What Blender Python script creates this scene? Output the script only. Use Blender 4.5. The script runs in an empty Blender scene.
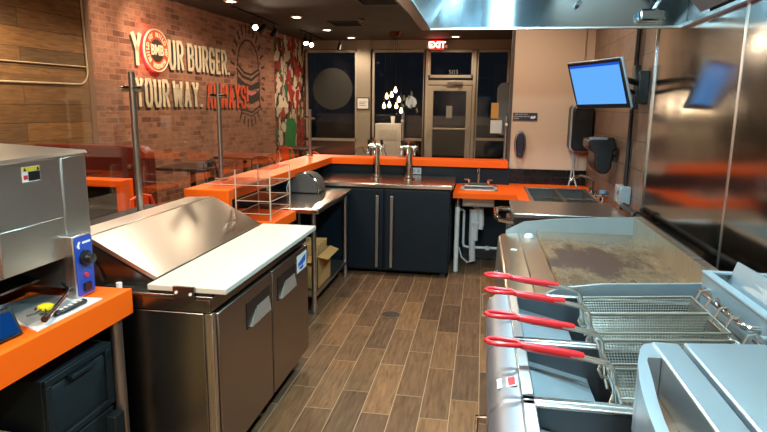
import bpy, bmesh, math, random
from mathutils import Vector, Matrix
random.seed(7)
SC = bpy.context.scene
COL = SC.collection
PI = math.pi

# ------------------------------------------------------------------ materials
def lin(c):
    return tuple((v/255/12.92) if v/255 <= 0.04045 else ((v/255+0.055)/1.055)**2.4 for v in c)

def new_mat(name):
    m = bpy.data.materials.new(name); m.use_nodes = True
    nt = m.node_tree; nt.nodes.clear()
    out = nt.nodes.new('ShaderNodeOutputMaterial')
    return m, nt, out

def mapping(nt, scale=(1, 1, 1), rot=(0, 0, 0)):
    tc = nt.nodes.new('ShaderNodeTexCoord'); mp = nt.nodes.new('ShaderNodeMapping')
    nt.links.new(tc.outputs['Object'], mp.inputs['Vector'])
    mp.inputs['Scale'].default_value = scale; mp.inputs['Rotation'].default_value = rot
    return mp

def mixc(nt, fac, a, b, blend='MIX'):
    n = nt.nodes.new('ShaderNodeMix'); n.data_type = 'RGBA'; n.blend_type = blend
    for sock, v in ((n.inputs[0], fac), (n.inputs[6], a), (n.inputs[7], b)):
        if isinstance(v, bpy.types.NodeSocket): nt.links.new(v, sock)
        elif isinstance(v, (int, float)): sock.default_value = v
        else: sock.default_value = (*v, 1)
    return n.outputs[2]

def noise(nt, vec, scale, detail=3, rough=.55):
    n = nt.nodes.new('ShaderNodeTexNoise'); n.inputs['Scale'].default_value = scale
    n.inputs['Detail'].default_value = detail; n.inputs['Roughness'].default_value = rough
    nt.links.new(vec, n.inputs['Vector']); return n

def ramp(nt, fac, stops, interp='LINEAR'):
    r = nt.nodes.new('ShaderNodeValToRGB'); r.color_ramp.interpolation = interp
    e = r.color_ramp.elements
    while len(e) < len(stops): e.new(.5)
    for i, (p, c) in enumerate(stops):
        e[i].position = p; e[i].color = (*c, 1) if len(c) == 3 else c
    nt.links.new(fac, r.inputs[0]); return r.outputs[0]

def bumpn(nt, h, strength, dist=.01):
    b = nt.nodes.new('ShaderNodeBump'); b.inputs['Strength'].default_value = strength
    b.inputs['Distance'].default_value = dist; nt.links.new(h, b.inputs['Height']); return b.outputs[0]

def M(name, col, rough=.5, metal=0, var=.08, scale=18, stretch=(1, 1, 1), bump=0, coat=0, spec=.5):
    m, nt, out = new_mat(name)
    p = nt.nodes.new('ShaderNodeBsdfPrincipled'); nt.links.new(p.outputs[0], out.inputs[0])
    c = lin(col); mp = mapping(nt, stretch); n = noise(nt, mp.outputs[0], scale)
    lo = tuple(v*(1-var) for v in c); hi = tuple(min(1, v*(1+var)) for v in c)
    nt.links.new(mixc(nt, n.outputs[0], lo, hi), p.inputs['Base Color'])
    p.inputs['Metallic'].default_value = metal
    p.inputs['Specular IOR Level'].default_value = spec
    mr = nt.nodes.new('ShaderNodeMapRange'); mr.inputs[3].default_value = max(.02, rough*.85); mr.inputs[4].default_value = min(1, rough*1.15)
    nt.links.new(n.outputs[0], mr.inputs[0]); nt.links.new(mr.outputs[0], p.inputs['Roughness'])
    if coat: p.inputs['Coat Weight'].default_value = coat; p.inputs['Coat Roughness'].default_value = .08
    if bump: nt.links.new(bumpn(nt, n.outputs[0], bump), p.inputs['Normal'])
    return m

def steel(name, col=(196, 194, 190), rough=.24, grain=(1, 1, 40), wave=0, wscale=1.2, smear=.06, aniso=None, arot=.25):
    """brushed stainless: fine stretched grain in roughness and normal, optional sheet waviness"""
    m, nt, out = new_mat(name)
    p = nt.nodes.new('ShaderNodeBsdfPrincipled'); nt.links.new(p.outputs[0], out.inputs[0])
    p.inputs['Metallic'].default_value = 1
    if aniso:
        tg = nt.nodes.new('ShaderNodeCombineXYZ')
        for i in range(3): tg.inputs[i].default_value = aniso[i]
        nt.links.new(tg.outputs[0], p.inputs['Tangent']); p.inputs['Anisotropic'].default_value = .98; p.inputs['Anisotropic Rotation'].default_value = arot
    mp = mapping(nt, tuple(60 if g > 1 else .8 for g in grain)); n = noise(nt, mp.outputs[0], 9, 2)
    c = lin(col)
    base = mixc(nt, n.outputs[0], tuple(v*.95 for v in c), tuple(min(1, v*1.04) for v in c))
    mp2 = mapping(nt); n2 = noise(nt, mp2.outputs[0], 2.5, 2)
    base = mixc(nt, ramp(nt, n2.outputs[0], ((.3, (0, 0, 0)), (.8, (1, 1, 1)))), base, tuple(v*.93 for v in c))
    nt.links.new(base, p.inputs['Base Color'])
    mr = nt.nodes.new('ShaderNodeMapRange'); mr.inputs[3].default_value = rough*.9; mr.inputs[4].default_value = rough*1.1
    nt.links.new(n.outputs[0], mr.inputs[0]); nt.links.new(mr.outputs[0], p.inputs['Roughness'])
    nrm = bumpn(nt, n.outputs[0], smear, .001)
    if wave:
        n3 = noise(nt, mapping(nt, (1, 1, 1)).outputs[0], wscale, 1)
        b2 = nt.nodes.new('ShaderNodeBump'); b2.inputs['Strength'].default_value = 1; b2.inputs['Distance'].default_value = wave
        nt.links.new(n3.outputs[0], b2.inputs['Height']); nt.links.new(nrm, b2.inputs['Normal']); nrm = b2.outputs[0]
    nt.links.new(nrm, p.inputs['Normal'])
    return m

def emit(name, col, strength):
    m, nt, out = new_mat(name)
    e = nt.nodes.new('ShaderNodeEmission'); e.inputs[0].default_value = (*lin(col), 1); e.inputs[1].default_value = strength
    nt.links.new(e.outputs[0], out.inputs[0]); return m

def glass(name, tint=(235, 240, 238), refl=.08):
    """thin sheet: see-through with a fresnel reflection"""
    m, nt, out = new_mat(name)
    t = nt.nodes.new('ShaderNodeBsdfTransparent'); t.inputs[0].default_value = (*lin(tint), 1)
    g = nt.nodes.new('ShaderNodeBsdfGlossy'); g.inputs['Roughness'].default_value = .02
    lw = nt.nodes.new('ShaderNodeLayerWeight'); lw.inputs[0].default_value = .25
    mr = nt.nodes.new('ShaderNodeMapRange'); mr.inputs[3].default_value = refl*.5; mr.inputs[4].default_value = min(1, refl*5)
    nt.links.new(lw.outputs['Fresnel'], mr.inputs[0])
    mx = nt.nodes.new('ShaderNodeMixShader'); nt.links.new(mr.outputs[0], mx.inputs[0])
    nt.links.new(t.outputs[0], mx.inputs[1]); nt.links.new(g.outputs[0], mx.inputs[2]); nt.links.new(mx.outputs[0], out.inputs[0])
    return m

def brick(name, cols, mortar, w, h, ms, rot=None, axes='XZ', rough=.7, bump=.3, offset=.5, freq=2, grain=None, spec=.3, coat=0):
    """tiles, bricks or planks; axes tells which object axes run along and across the courses"""
    m, nt, out = new_mat(name)
    p = nt.nodes.new('ShaderNodeBsdfPrincipled'); nt.links.new(p.outputs[0], out.inputs[0])
    tc = nt.nodes.new('ShaderNodeTexCoord'); sx = nt.nodes.new('ShaderNodeSeparateXYZ'); cx = nt.nodes.new('ShaderNodeCombineXYZ')
    nt.links.new(tc.outputs['Object'], sx.inputs[0])
    nt.links.new(sx.outputs[axes[0]], cx.inputs[0]); nt.links.new(sx.outputs[axes[1]], cx.inputs[1])
    b = nt.nodes.new('ShaderNodeTexBrick'); nt.links.new(cx.outputs[0], b.inputs['Vector'])
    b.inputs['Scale'].default_value = 1; b.inputs['Brick Width'].default_value = w; b.inputs['Row Height'].default_value = h
    b.inputs['Mortar Size'].default_value = ms; b.inputs['Mortar Smooth'].default_value = .3
    b.inputs['Bias'].default_value = 0; b.offset = offset; b.offset_frequency = freq
    b.inputs['Color1'].default_value = (0, 0, 0, 1); b.inputs['Color2'].default_value = (1, 1, 1, 1)
    b.inputs['Mortar'].default_value = (.5, .5, .5, 1)
    k = len(cols)
    c = ramp(nt, b.outputs['Color'], [(i/(k-1), lin(cc)) for i, cc in enumerate(cols)])
    gs = grain or (1, 1)
    mg = nt.nodes.new('ShaderNodeMapping'); mg.inputs['Scale'].default_value = (gs[0], gs[1], 1); nt.links.new(cx.outputs[0], mg.inputs[0])
    # shift the grain from tile to tile so that it does not run through
    va = nt.nodes.new('ShaderNodeVectorMath'); va.operation = 'MULTIPLY_ADD'
    nt.links.new(b.outputs['Color'], va.inputs[0]); va.inputs[1].default_value = (13, 7, 0); nt.links.new(mg.outputs[0], va.inputs[2])
    n = noise(nt, va.outputs[0], 3 if grain else 9, 5, .6)
    n.inputs['Distortion'].default_value = .6 if grain else 0
    c = mixc(nt, 1.0, c, ramp(nt, n.outputs[0], ((.25, (.55, .55, .55)), (.75, (1.4, 1.4, 1.4)))), 'MULTIPLY')
    c = mixc(nt, b.outputs['Fac'], c, lin(mortar))
    nt.links.new(c, p.inputs['Base Color']); p.inputs['Roughness'].default_value = rough; p.inputs['Specular IOR Level'].default_value = spec
    if coat: p.inputs['Coat Weight'].default_value = coat; p.inputs['Coat Roughness'].default_value = .15
    inv = nt.nodes.new('ShaderNodeMath'); inv.operation = 'SUBTRACT'; inv.inputs[0].default_value = 1; nt.links.new(b.outputs['Fac'], inv.inputs[1])
    ad = nt.nodes.new('ShaderNodeMath'); ad.operation = 'MULTIPLY_ADD'; nt.links.new(n.outputs[0], ad.inputs[0]); ad.inputs[1].default_value = .25; nt.links.new(inv.outputs[0], ad.inputs[2])
    nt.links.new(bumpn(nt, ad.outputs[0], bump, .004), p.inputs['Normal'])
    return m

ORANGE = M('orange_laminate', (250, 98, 14), .5, var=.02, scale=8, spec=.2)
ORANGE_M = M('orange_painted_metal', (214, 70, 24), .35, var=.04)
STEEL = steel('stainless', (204, 200, 194), .28, (40, 40, 1))
STEEL_H = steel('stainless_horizontal_grain', (200, 196, 188), .3, (40, 1, 40))
STEEL_Y = steel('stainless_long_grain', (200, 196, 190), .3, (40, 1, 40))
STEEL_TOP = steel('stainless_worktop', (208, 200, 190), .22, (40, 1, 40), wave=.0015, wscale=2)
STEEL_WALL = steel('stainless_wall_sheet', (160, 153, 146), .13, (1, 40, 40), wave=.005, wscale=2.2, smear=.03)
STEEL_HOOD = steel('stainless_hood_sheet', (182, 202, 210), .1, (1, 40, 40), smear=.006, aniso=(0, 0, 1), arot=0)
STEEL_COVER = steel('stainless_cover_sheet', (222, 230, 234), .36, (40, 1, 40), wave=.0015, wscale=3)
STEEL_SHINY = steel('stainless_lid', (232, 222, 210), .36, (40, 1, 40), smear=.003, aniso=(-.886, 0, .463), arot=0)
STEEL_DOOR = steel('stainless_cabinet_door', (150, 136, 124), .36, (40, 1, 40))
STEEL_SIDE = steel('stainless_cabinet_side', (140, 138, 134), .24, (1, 40, 40))
STEEL_FRY = M('stainless_fryer_pan', (158, 172, 178), .4, .6, var=.04)
CHROME = M('chrome', (225, 225, 222), .08, 1, var=.02)
WIRE = M('nickel_wire', (190, 184, 172), .3, 1, var=.05)
BLACK = M('black_plastic', (18, 18, 20), .35, var=.1)
BLACKM = M('black_matt', (14, 14, 15), .7, var=.1)
DARKGAP = M('dark_gasket', (20, 18, 18), .6, var=.1)
NAVY = M('dark_navy_panel', (6, 19, 28), .5, var=.06, spec=.25)
SAFE = M('dark_slate_enamel', (20, 30, 33), .55, var=.05, spec=.25)
WHITE = M('white_plastic', (228, 226, 220), .4, var=.03)
BOARD = M('white_cutting_board', (190, 184, 170), .45, var=.03, scale=8)
BEIGE = M('beige_wall_paint', (214, 184, 156), .75, var=.03, scale=4)
CREAM = M('cream_letter_paint', (232, 214, 180), .6, var=.04)
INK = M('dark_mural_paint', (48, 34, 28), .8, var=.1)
LETORANGE = M('orange_letter_paint', (222, 84, 40), .6, var=.05)
PINK = M('pink_mural_paint', (214, 120, 130), .8, var=.05)
CEIL = M('dark_brown_ceiling', (66, 55, 47), .85, var=.06, scale=3)
FRAME = M('aluminium_frame', (176, 164, 146), .4, .3, var=.04)
PAINTCOL = M('grey_beige_paint', (150, 138, 122), .7, var=.04)
REDHANDLE = M('red_vinyl_grip', (206, 36, 42), .32, var=.05, coat=.2)
BOOTH = M('dark_red_vinyl', (98, 28, 18), .4, var=.12)
DARKWOOD = M('dark_wood_table', (58, 34, 26), .4, var=.25, scale=6, stretch=(1, 12, 1))
PVC = M('white_pvc', (206, 208, 206), .35, var=.04)
CARD = M('brown_kraft_paper', (190, 148, 88), .8, var=.1)
GREYBOX = M('grey_metal_box', (168, 176, 180), .4, .4, var=.06)
BLUE = M('blue_control_panel', (22, 66, 160), .4, var=.05)
PAPER = M('white_paper', (226, 224, 220), .7, var=.03)
YELLOW = M('yellow_plastic', (216, 200, 30), .5, var=.06)
PURPLE = M('dark_purple_sign', (38, 26, 46), .5, var=.05)
RED = M('red_print', (196, 36, 40), .6, var=.05)
POST = M('brushed_post', (150, 142, 134), .35, .9, var=.05)
GLASS = glass('clear_glass', (250, 251, 250), refl=.045)
WINGLASS = glass('window_glass', (170, 190, 210), .03)
ACRYL = glass('clear_acrylic', (248, 247, 245), .09)
PLASTBAG = glass('clear_plastic_film', (215, 215, 215), .12)
FROST = M('grey_window_film', (64, 63, 60), .8, var=.03, spec=.05)

# floor: wood look plank tile, long side along Y
FLOOR = brick('wood_plank_tile', ((88, 65, 47), (122, 90, 62), (102, 76, 55), (138, 101, 68), (97, 73, 55)), (176, 146, 112), .615, .1565, .0026,
              axes='YX', rough=.42, bump=.25, offset=.37, freq=2, grain=(1.6, 16), spec=.4)
BRICKW = brick('painted_brick', ((122, 80, 62), (156, 108, 84), (164, 115, 90), (158, 109, 86), (152, 103, 80), (114, 72, 56)), (172, 124, 98), .24, .08, .0055, axes='XZ', rough=.62, bump=.5, spec=.35)
WOODW = brick('reclaimed_wood_boards', ((112, 82, 50), (136, 98, 58), (100, 78, 54), (144, 104, 62), (116, 86, 54)), (40, 26, 16), 2.6, .2, .003, axes='XZ', rough=.6, bump=.4, offset=.4, grain=(1.5, 14))
TILEW = brick('brown_wall_tile', ((112, 90, 76), (120, 96, 80), (108, 86, 72)), (52, 40, 34), .6, .2, .004, axes='YZ', rough=.35, bump=.2, offset=.5, spec=.5)
BLACKTILE = brick('black_backsplash_tile', ((22, 20, 20), (28, 25, 25), (20, 18, 19)), (48, 44, 42), .3, .1, .003, axes='XZ', rough=.25, bump=.2)

def griddle_mat():
    m, nt, out = new_mat('seasoned_griddle_plate')
    p = nt.nodes.new('ShaderNodeBsdfPrincipled'); nt.links.new(p.outputs[0], out.inputs[0])
    mp = mapping(nt, (1, 1, 1)); n = noise(nt, mapping(nt, (3, 1.2, 1)).outputs[0], 3.5, 8, .68)
    n2 = noise(nt, mp.outputs[0], 60, 4)
    # burnt patch around the middle of the plate
    tc = nt.nodes.new('ShaderNodeTexCoord'); vm = nt.nodes.new('ShaderNodeVectorMath'); vm.operation = 'DISTANCE'
    nt.links.new(tc.outputs['Object'], vm.inputs[0]); vm.inputs[1].default_value = (.06, -.02, .925)
    mr = nt.nodes.new('ShaderNodeMapRange'); mr.inputs[1].default_value = .05; mr.inputs[2].default_value = .55; mr.inputs[3].default_value = .34; mr.inputs[4].default_value = -.2
    nt.links.new(vm.outputs['Value'], mr.inputs[0])
    ad = nt.nodes.new('ShaderNodeMath'); nt.links.new(n.outputs[0], ad.inputs[0]); nt.links.new(mr.outputs[0], ad.inputs[1])
    fac = ramp(nt, ad.outputs[0], ((.45, (0, 0, 0)), (.72, (1, 1, 1))))
    c = mixc(nt, fac, lin((162, 134, 98)), lin((60, 32, 16)))
    c = mixc(nt, .25, c, n2.outputs[0], 'OVERLAY')
    nt.links.new(c, p.inputs['Base Color']); mm_ = nt.nodes.new('ShaderNodeMapRange'); mm_.inputs[3].default_value = .8; mm_.inputs[4].default_value = .15; nt.links.new(fac, mm_.inputs[0]); nt.links.new(mm_.outputs[0], p.inputs['Metallic'])
    mr2 = nt.nodes.new('ShaderNodeMapRange'); mr2.inputs[3].default_value = .26; mr2.inputs[4].default_value = .55
    nt.links.new(fac, mr2.inputs[0]); nt.links.new(mr2.outputs[0], p.inputs['Roughness'])
    nt.links.new(bumpn(nt, n2.outputs[0], .06, .003), p.inputs['Normal'])
    return m
GRID = griddle_mat()

def mural_mat():
    m, nt, out = new_mat('graffiti_doodle_paint')
    p = nt.nodes.new('ShaderNodeBsdfPrincipled'); nt.links.new(p.outputs[0], out.inputs[0]); p.inputs['Roughness'].default_value = .7
    mp = mapping(nt, (6.5, 1, 3.2)); nz = noise(nt, mp.outputs[0], 1.3, 2)
    va = nt.nodes.new('ShaderNodeVectorMath'); va.operation = 'MULTIPLY_ADD'; nt.links.new(nz.outputs['Color'], va.inputs[0])
    va.inputs[1].default_value = (1.1, 1.1, 1.1); nt.links.new(mp.outputs[0], va.inputs[2])
    v = nt.nodes.new('ShaderNodeTexVoronoi'); v.inputs['Scale'].default_value = 1.5; nt.links.new(va.outputs[0], v.inputs['Vector'])
    s = nt.nodes.new('ShaderNodeSeparateColor'); nt.links.new(v.outputs['Color'], s.inputs[0])
    c = ramp(nt, s.outputs[0], ((0, lin((206, 190, 164))), (.34, lin((150, 44, 34))), (.5, lin((40, 20, 16))), (.72, lin((30, 104, 58))), (.84, lin((168, 84, 58)))), 'CONSTANT')
    e = nt.nodes.new('ShaderNodeTexVoronoi'); e.feature = 'DISTANCE_TO_EDGE'; e.inputs['Scale'].default_value = 1.5; nt.links.new(va.outputs[0], e.inputs['Vector'])
    line = ramp(nt, e.outputs['Distance'], ((0, (1, 1, 1)), (.05, (1, 1, 1)), (.08, (0, 0, 0))))
    nt.links.new(mixc(nt, line, c, lin((62, 20, 16))), p.inputs['Base Color'])
    return m
MURAL = mural_mat()

def dots_mat():
    m, nt, out = new_mat('red_spotted_paint')
    p = nt.nodes.new('ShaderNodeBsdfPrincipled'); nt.links.new(p.outputs[0], out.inputs[0]); p.inputs['Roughness'].default_value = .7
    v = nt.nodes.new('ShaderNodeTexVoronoi'); v.inputs['Scale'].default_value = 9; nt.links.new(mapping(nt).outputs[0], v.inputs['Vector'])
    c = ramp(nt, v.outputs['Distance'], ((.28, lin((200, 70, 60))), (.36, lin((120, 18, 22)))))
    nt.links.new(c, p.inputs['Base Color']); return m
DOTS = dots_mat()

# ------------------------------------------------------------------ geometry helpers
class MB:
    def __init__(s): s.bm = bmesh.new(); s.mi = 0
    def _f(s, vs, smooth=False):
        try:
            f = s.bm.faces.new(vs); f.smooth = smooth; f.material_index = s.mi
        except ValueError: pass
    def hexa(s, p):
        v = [s.bm.verts.new(q) for q in p]
        for a in ((0, 3, 2, 1), (4, 5, 6, 7), (0, 1, 5, 4), (1, 2, 6, 5), (2, 3, 7, 6), (3, 0, 4, 7)): s._f([v[i] for i in a])
        return s
    def box(s, x0, x1, y0, y1, z0, z1):
        return s.hexa([(x0, y0, z0), (x1, y0, z0), (x1, y1, z0), (x0, y1, z0), (x0, y0, z1), (x1, y0, z1), (x1, y1, z1), (x0, y1, z1)])
    def prism(s, pts, vec):
        """polygon pts (3D) extruded by vec"""
        vec = Vector(vec); a = [s.bm.verts.new(q) for q in pts]; b = [s.bm.verts.new(Vector(q)+vec) for q in pts]
        s._f(a[::-1]); s._f(b)
        for i in range(len(a)): j = (i+1) % len(a); s._f([a[i], a[j], b[j], b[i]])
        return s
    def tube(s, pts, r, seg=8, closed=False):
        pts = [Vector(p) for p in pts]; n = len(pts); rings = []
        up = None
        for i in range(n):
            if closed: t = (pts[(i+1) % n]-pts[i-1])
            else: t = pts[min(i+1, n-1)]-pts[max(i-1, 0)]
            t.normalize()
            if up is None:
                up = Vector((0, 0, 1)) if abs(t.z) < .9 else Vector((1, 0, 0))
            a = t.cross(up)
            if a.length < 1e-5: a = t.cross(Vector((.3, .9, .1)))
            a.normalize(); up = a.cross(t); b = up
            rr = r[i] if isinstance(r, (list, tuple)) else r
            rings.append([s.bm.verts.new(pts[i]+(a*math.cos(2*PI*k/seg)+b*math.sin(2*PI*k/seg))*rr) for k in range(seg)])
        m = n if closed else n-1
        for i in range(m):
            A, B = rings[i], rings[(i+1) % n]
            for k in range(seg): s._f([A[k], A[(k+1) % seg], B[(k+1) % seg], B[k]], True)
        if not closed: s._f(rings[0][::-1]); s._f(rings[-1])
        return s
    def cyl(s, p0, p1, r, seg=20, r1=None): return s.tube([p0, p1], [r, r if r1 is None else r1], seg)
    def lathe(s, prof, c=(0, 0, 0), seg=24, axis='Z', loop=False):
        c = Vector(c); rings = []
        for (r, h) in prof:
            ring = []
            for k in range(seg):
                a = 2*PI*k/seg; x, y = r*math.cos(a), r*math.sin(a)
                q = {'Z': (x, y, h), 'X': (h, x, y), 'Y': (x, h, y)}[axis]
                ring.append(s.bm.verts.new(c+Vector(q)))
            rings.append(ring)
        for A, B in zip(rings, rings[1:]):
            for k in range(seg): s._f([A[k], A[(k+1) % seg], B[(k+1) % seg], B[k]], True)
        if loop:
            A, B = rings[-1], rings[0]
            for k in range(seg): s._f([A[k], A[(k+1) % seg], B[(k+1) % seg], B[k]])
        else: s._f(rings[0][::-1]); s._f(rings[-1])
        return s
    def sphere(s, c, r, seg=14, sc=(1, 1, 1)):
        g = bmesh.ops.create_uvsphere(s.bm, u_segments=seg, v_segments=max(6, seg//2), radius=r)
        for v in g['verts']: v.co = Vector((v.co.x*sc[0], v.co.y*sc[1], v.co.z*sc[2]))+Vector(c)
        for v in g['verts']:
            for f in v.link_faces: f.smooth = True; f.material_index = s.mi
        return s

def rrect(x0, x1, y0, y1, r, n=5):
    o = []
    for cx, cy, a0 in ((x1-r, y1-r, 0), (x0+r, y1-r, PI/2), (x0+r, y0+r, PI), (x1-r, y0+r, 1.5*PI)):
        for k in range(n+1):
            a = a0+PI/2*k/n; o.append((cx+r*math.cos(a), cy+r*math.sin(a)))
    return o

WL = {}   # world base of each root, for shifting world built meshes into its frame
def thing(name, label, cat, loc=(0, 0, 0), group=None, rotz=0):
    o = bpy.data.objects.new(name, None); COL.objects.link(o); o.location = loc; o.rotation_euler = (0, 0, rotz)
    o.empty_display_size = .05
    o['label'] = label; o['category'] = cat
    if group: o['group'] = group
    WL[o] = Vector(loc); return o

def part(name, mb, mat, parent=None, bevel=0, label=None, local=False, seg=2, sharp=40, base=None):
    bm = mb.bm
    off = Vector((0, 0, 0))
    if parent is not None: off = Vector((0, 0, 0)) if local else WL[parent]
    elif base is not None: off = Vector(base)
    if off.length:
        for v in bm.verts: v.co -= off
    bmesh.ops.recalc_face_normals(bm, faces=bm.faces[:])
    me = bpy.data.meshes.new(name); bm.to_mesh(me); bm.free()
    for mm in (mat if isinstance(mat, (list, tuple)) else [mat]): me.materials.append(mm)
    me.set_sharp_from_angle(angle=math.radians(sharp))
    o = bpy.data.objects.new(name, me); COL.objects.link(o)
    if parent is not None: o.parent = parent; WL[o] = Vector((0, 0, 0)) if local else WL[parent]
    elif base is not None: o.location = base; WL[o] = Vector(base)
    else: WL[o] = Vector((0, 0, 0))
    if bevel:
        b = o.modifiers.new('bevel', 'BEVEL'); b.width = bevel; b.segments = seg; b.limit_method = 'ANGLE'; b.angle_limit = math.radians(50)
    if label: o['label'] = label
    return o

def tag(o, label, cat, group=None):
    o['label'] = label; o['category'] = cat
    if group: o['group'] = group
    return o

def struct(name, mb, mat, parent=None, **k):
    o = part(name, mb, mat, parent, **k)
    if parent is None: o['kind'] = 'structure'
    return o

def dup(o, parent=None, loc=None, label=None, rotz=None):
    c = o.copy(); COL.objects.link(c)
    if parent is not None: c.parent = parent
    if loc is not None: c.location = loc
    if rotz is not None: c.rotation_euler = (0, 0, rotz)
    if label: c['label'] = label
    for ch in list(o.children): dup(ch, c)
    return c

def text(name, body, size, mat, parent, loc, rot, depth=.001, bold=0, sx=1, label=None):
    """lettering as a real mesh in the parent's frame"""
    cu = bpy.data.curves.new(name, 'FONT'); cu.body = body; cu.size = size; cu.extrude = depth; cu.offset = bold
    cu.align_x = 'CENTER'; cu.align_y = 'CENTER'; cu.resolution_u = 3
    t = bpy.data.objects.new(name+'_tmp', cu); COL.objects.link(t)
    dg = bpy.context.evaluated_depsgraph_get()
    me = bpy.data.meshes.new_from_object(t.evaluated_get(dg)); me.name = name
    bpy.data.objects.remove(t)
    me.transform(Matrix.Diagonal((sx, 1, 1, 1)))
    me.materials.clear(); me.materials.append(mat)
    o = bpy.data.objects.new(name, me); COL.objects.link(o)
    o.parent = parent; o.location = Vector(loc)-(WL[parent] if parent is not None else Vector()); o.rotation_euler = rot
    if label: o['label'] = label
    return o

FACE_CAM = (PI/2, 0, 0)                 # reads from -Y
def light(name, kind, loc, power, col, size=.1, spot=None, rot=(0, 0, 0), sizey=None, parent=None):
    l = bpy.data.lights.new(name, kind); l.energy = power; l.color = col
    if kind == 'AREA':
        l.shape = 'RECTANGLE' if sizey else 'DISK'; l.size = size
        if sizey: l.size_y = sizey
    else: l.shadow_soft_size = size
    if kind == 'SPOT': l.spot_size = math.radians(spot or 120); l.spot_blend = .6
    o = bpy.data.objects.new(name, l); COL.objects.link(o); o.location = loc; o.rotation_euler = rot
    return o
WARM = (1, .80, .58); NEUT = (1, .87, .70); COOL = (.55, .87, 1.0)

# ------------------------------------------------------------------ camera
cam = bpy.data.cameras.new('camera'); cam.sensor_width = 36; cam.lens = 584.457/767*36; cam.clip_start = .02
camo = bpy.data.objects.new('camera', cam); COL.objects.link(camo); SC.camera = camo
pitch, yaw, roll = 0.184803776, 0.164286589, 0.0122751261
cp, sp, cy, sy = math.cos(pitch), math.sin(pitch), math.cos(yaw), math.sin(yaw)
f = Vector((-sy*cp, cy*cp, -sp)); r = Vector((cy, sy, 0)); u = r.cross(f)
r2 = r*math.cos(roll)+u*math.sin(roll); u2 = -r*math.sin(roll)+u*math.cos(roll)
camo.matrix_world = Matrix(((r2.x, u2.x, -f.x, 0), (r2.y, u2.y, -f.y, 0), (r2.z, u2.z, -f.z, 1.62), (0, 0, 0, 1)))

# ------------------------------------------------------------------ the room
CZ = 3.15; FY = 14.0; RX = 1.1; PY = 6.45
struct('floor', MB().box(-5.6, 1.3, -1.6, 14.1, -.05, 0), FLOOR, base=(.044, 0, 0))
struct('ceiling', MB().box(-5.6, 1.3, -1.6, 14.1, CZ, CZ+.05), CEIL)
A4 = math.radians(4); T4 = math.tan(A4)
def wallpt(y): return -4.3+(y-14)*T4
WO = Vector((wallpt(6.7), 6.7, 0)); WR = PI/2-A4          # the brick wall's own frame: x along it, y into it, z up
def on_wall(o): o.location = WO; o.rotation_euler = (0, 0, WR); return o
on_wall(struct('wall_left', MB().box(0, 7.5, 0, .1, 0, CZ), BRICKW))
on_wall(struct('wall_left_boards', MB().box(-8.4, 0, -.03, .1, 0, CZ), WOODW))
on_wall(struct('trim_1', MB().box(-.06, .03, -.045, 0, 0, CZ), M('grey_brown_trim', (128, 96, 70), .6, var=.15, stretch=(1, 1, .1)), bevel=.004))
struct('wall_right', MB().box(RX, RX+.1, -1.6, PY+.1, 0, CZ), TILEW)
struct('wall_back', MB().box(.3, RX, PY, PY+.12, .98, CZ), BEIGE)
struct('trim_2', MB().box(.27, .3, PY-.01, PY+.13, 1.05, CZ), M('dark_bronze_trim', (70, 56, 46), .5, var=.05))
struct('trim_4', MB().box(1.0, 1.012, PY-.012, PY, 1.0, CZ), M('corner_edge_strip', (196, 178, 156), .35, .5, var=.03))
struct('trim_3', MB().box(-.3, RX, PY-.012, PY, .8, .98), BLACKTILE)
struct('wall_behind', MB().box(-5.6, 1.3, -1.7, -1.6, 0, CZ), BEIGE)
struct('wall_dining_right', MB().box(.9, 1.0, PY+.12, 14.1, 0, CZ), PAINTCOL)
struct('wall_bar_back', MB().box(-1.9, .3, 6.3, 6.42, 0, 1.0), NAVY)
struct('wall_bar_side', MB().box(-1.9, -1.78, 3.55, 6.3, 0, 1.0), NAVY)
# stainless wall sheets behind the cooking line, with their joints
struct('wall_right_cladding', MB().box(RX-.012, RX, 2.812, 4.13, .6, CZ).box(RX-.012, RX, -1.5, 2.806, .6, CZ), STEEL_WALL)
struct('trim_5', MB().box(RX-.022, RX+.0, 4.13, 4.15, .6, CZ), steel('bright_edge', (222, 230, 232), .2), bevel=.003)
struct('trim_6', MB().box(RX-.0145, RX-.011, 2.8, 2.818, .6, CZ), steel('seam_strip', (216, 206, 196), .3))

# storefront: posts, heads, glazing
def frame_bars(bars, y0=13.95, y1=14.07):
    mb = MB()
    for (x0, x1, z0, z1) in bars: mb.box(x0, x1, y0, y1, z0, z1)
    return mb
struct('wall_front', MB().box(-4.4, 1.0, 13.97, 14.1, 2.94, CZ).box(-2.99, -2.66, 13.9, 14.1, 0, CZ).box(.5, 1.0, 13.97, 14.1, 0, 2.94), PAINTCOL)
struct('wall_front_base', MB().box(-4.35, -2.99, 13.97, 14.08, 0, .3), PAINTCOL)
def window(n, x0, x1, z0, z1, rails=()):
    b = [(x0, x0+.05, z0, z1), (x1-.05, x1, z0, z1), (x0, x1, z1-.06, z1), (x0, x1, z0, z0+.06)]
    for z in rails: b.append((x0, x1, z-.03, z+.03))
    w = struct('window_%d' % n, frame_bars(b), FRAME)
    part('pane', MB().box(x0+.04, x1-.04, 14.0, 14.012, z0+.05, z1-.05), WINGLASS, w)
    return w
w1 = window(1, -4.26, -2.99, .3, 2.93, (.82,))
w2 = window(2, -2.62, -1.36, .3, 2.93, (.86,))
w3 = window(3, -.2, .55, .3, 2.93, (.9,))
w4 = window(4, -1.3, -.26, 2.3, 2.93)
part('window_film_disc', MB().lathe([(.49, 13.985), (.49, 13.995)], (-3.6, 0, 2.03), 48, 'Y'), FROST, w1, label='large round grey film on the window')
part('window_film_band', MB().box(-4.2, -3.06, 13.985, 13.995, .36, .8), M('brown_window_film', (66, 44, 38), .6), w1)
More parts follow.
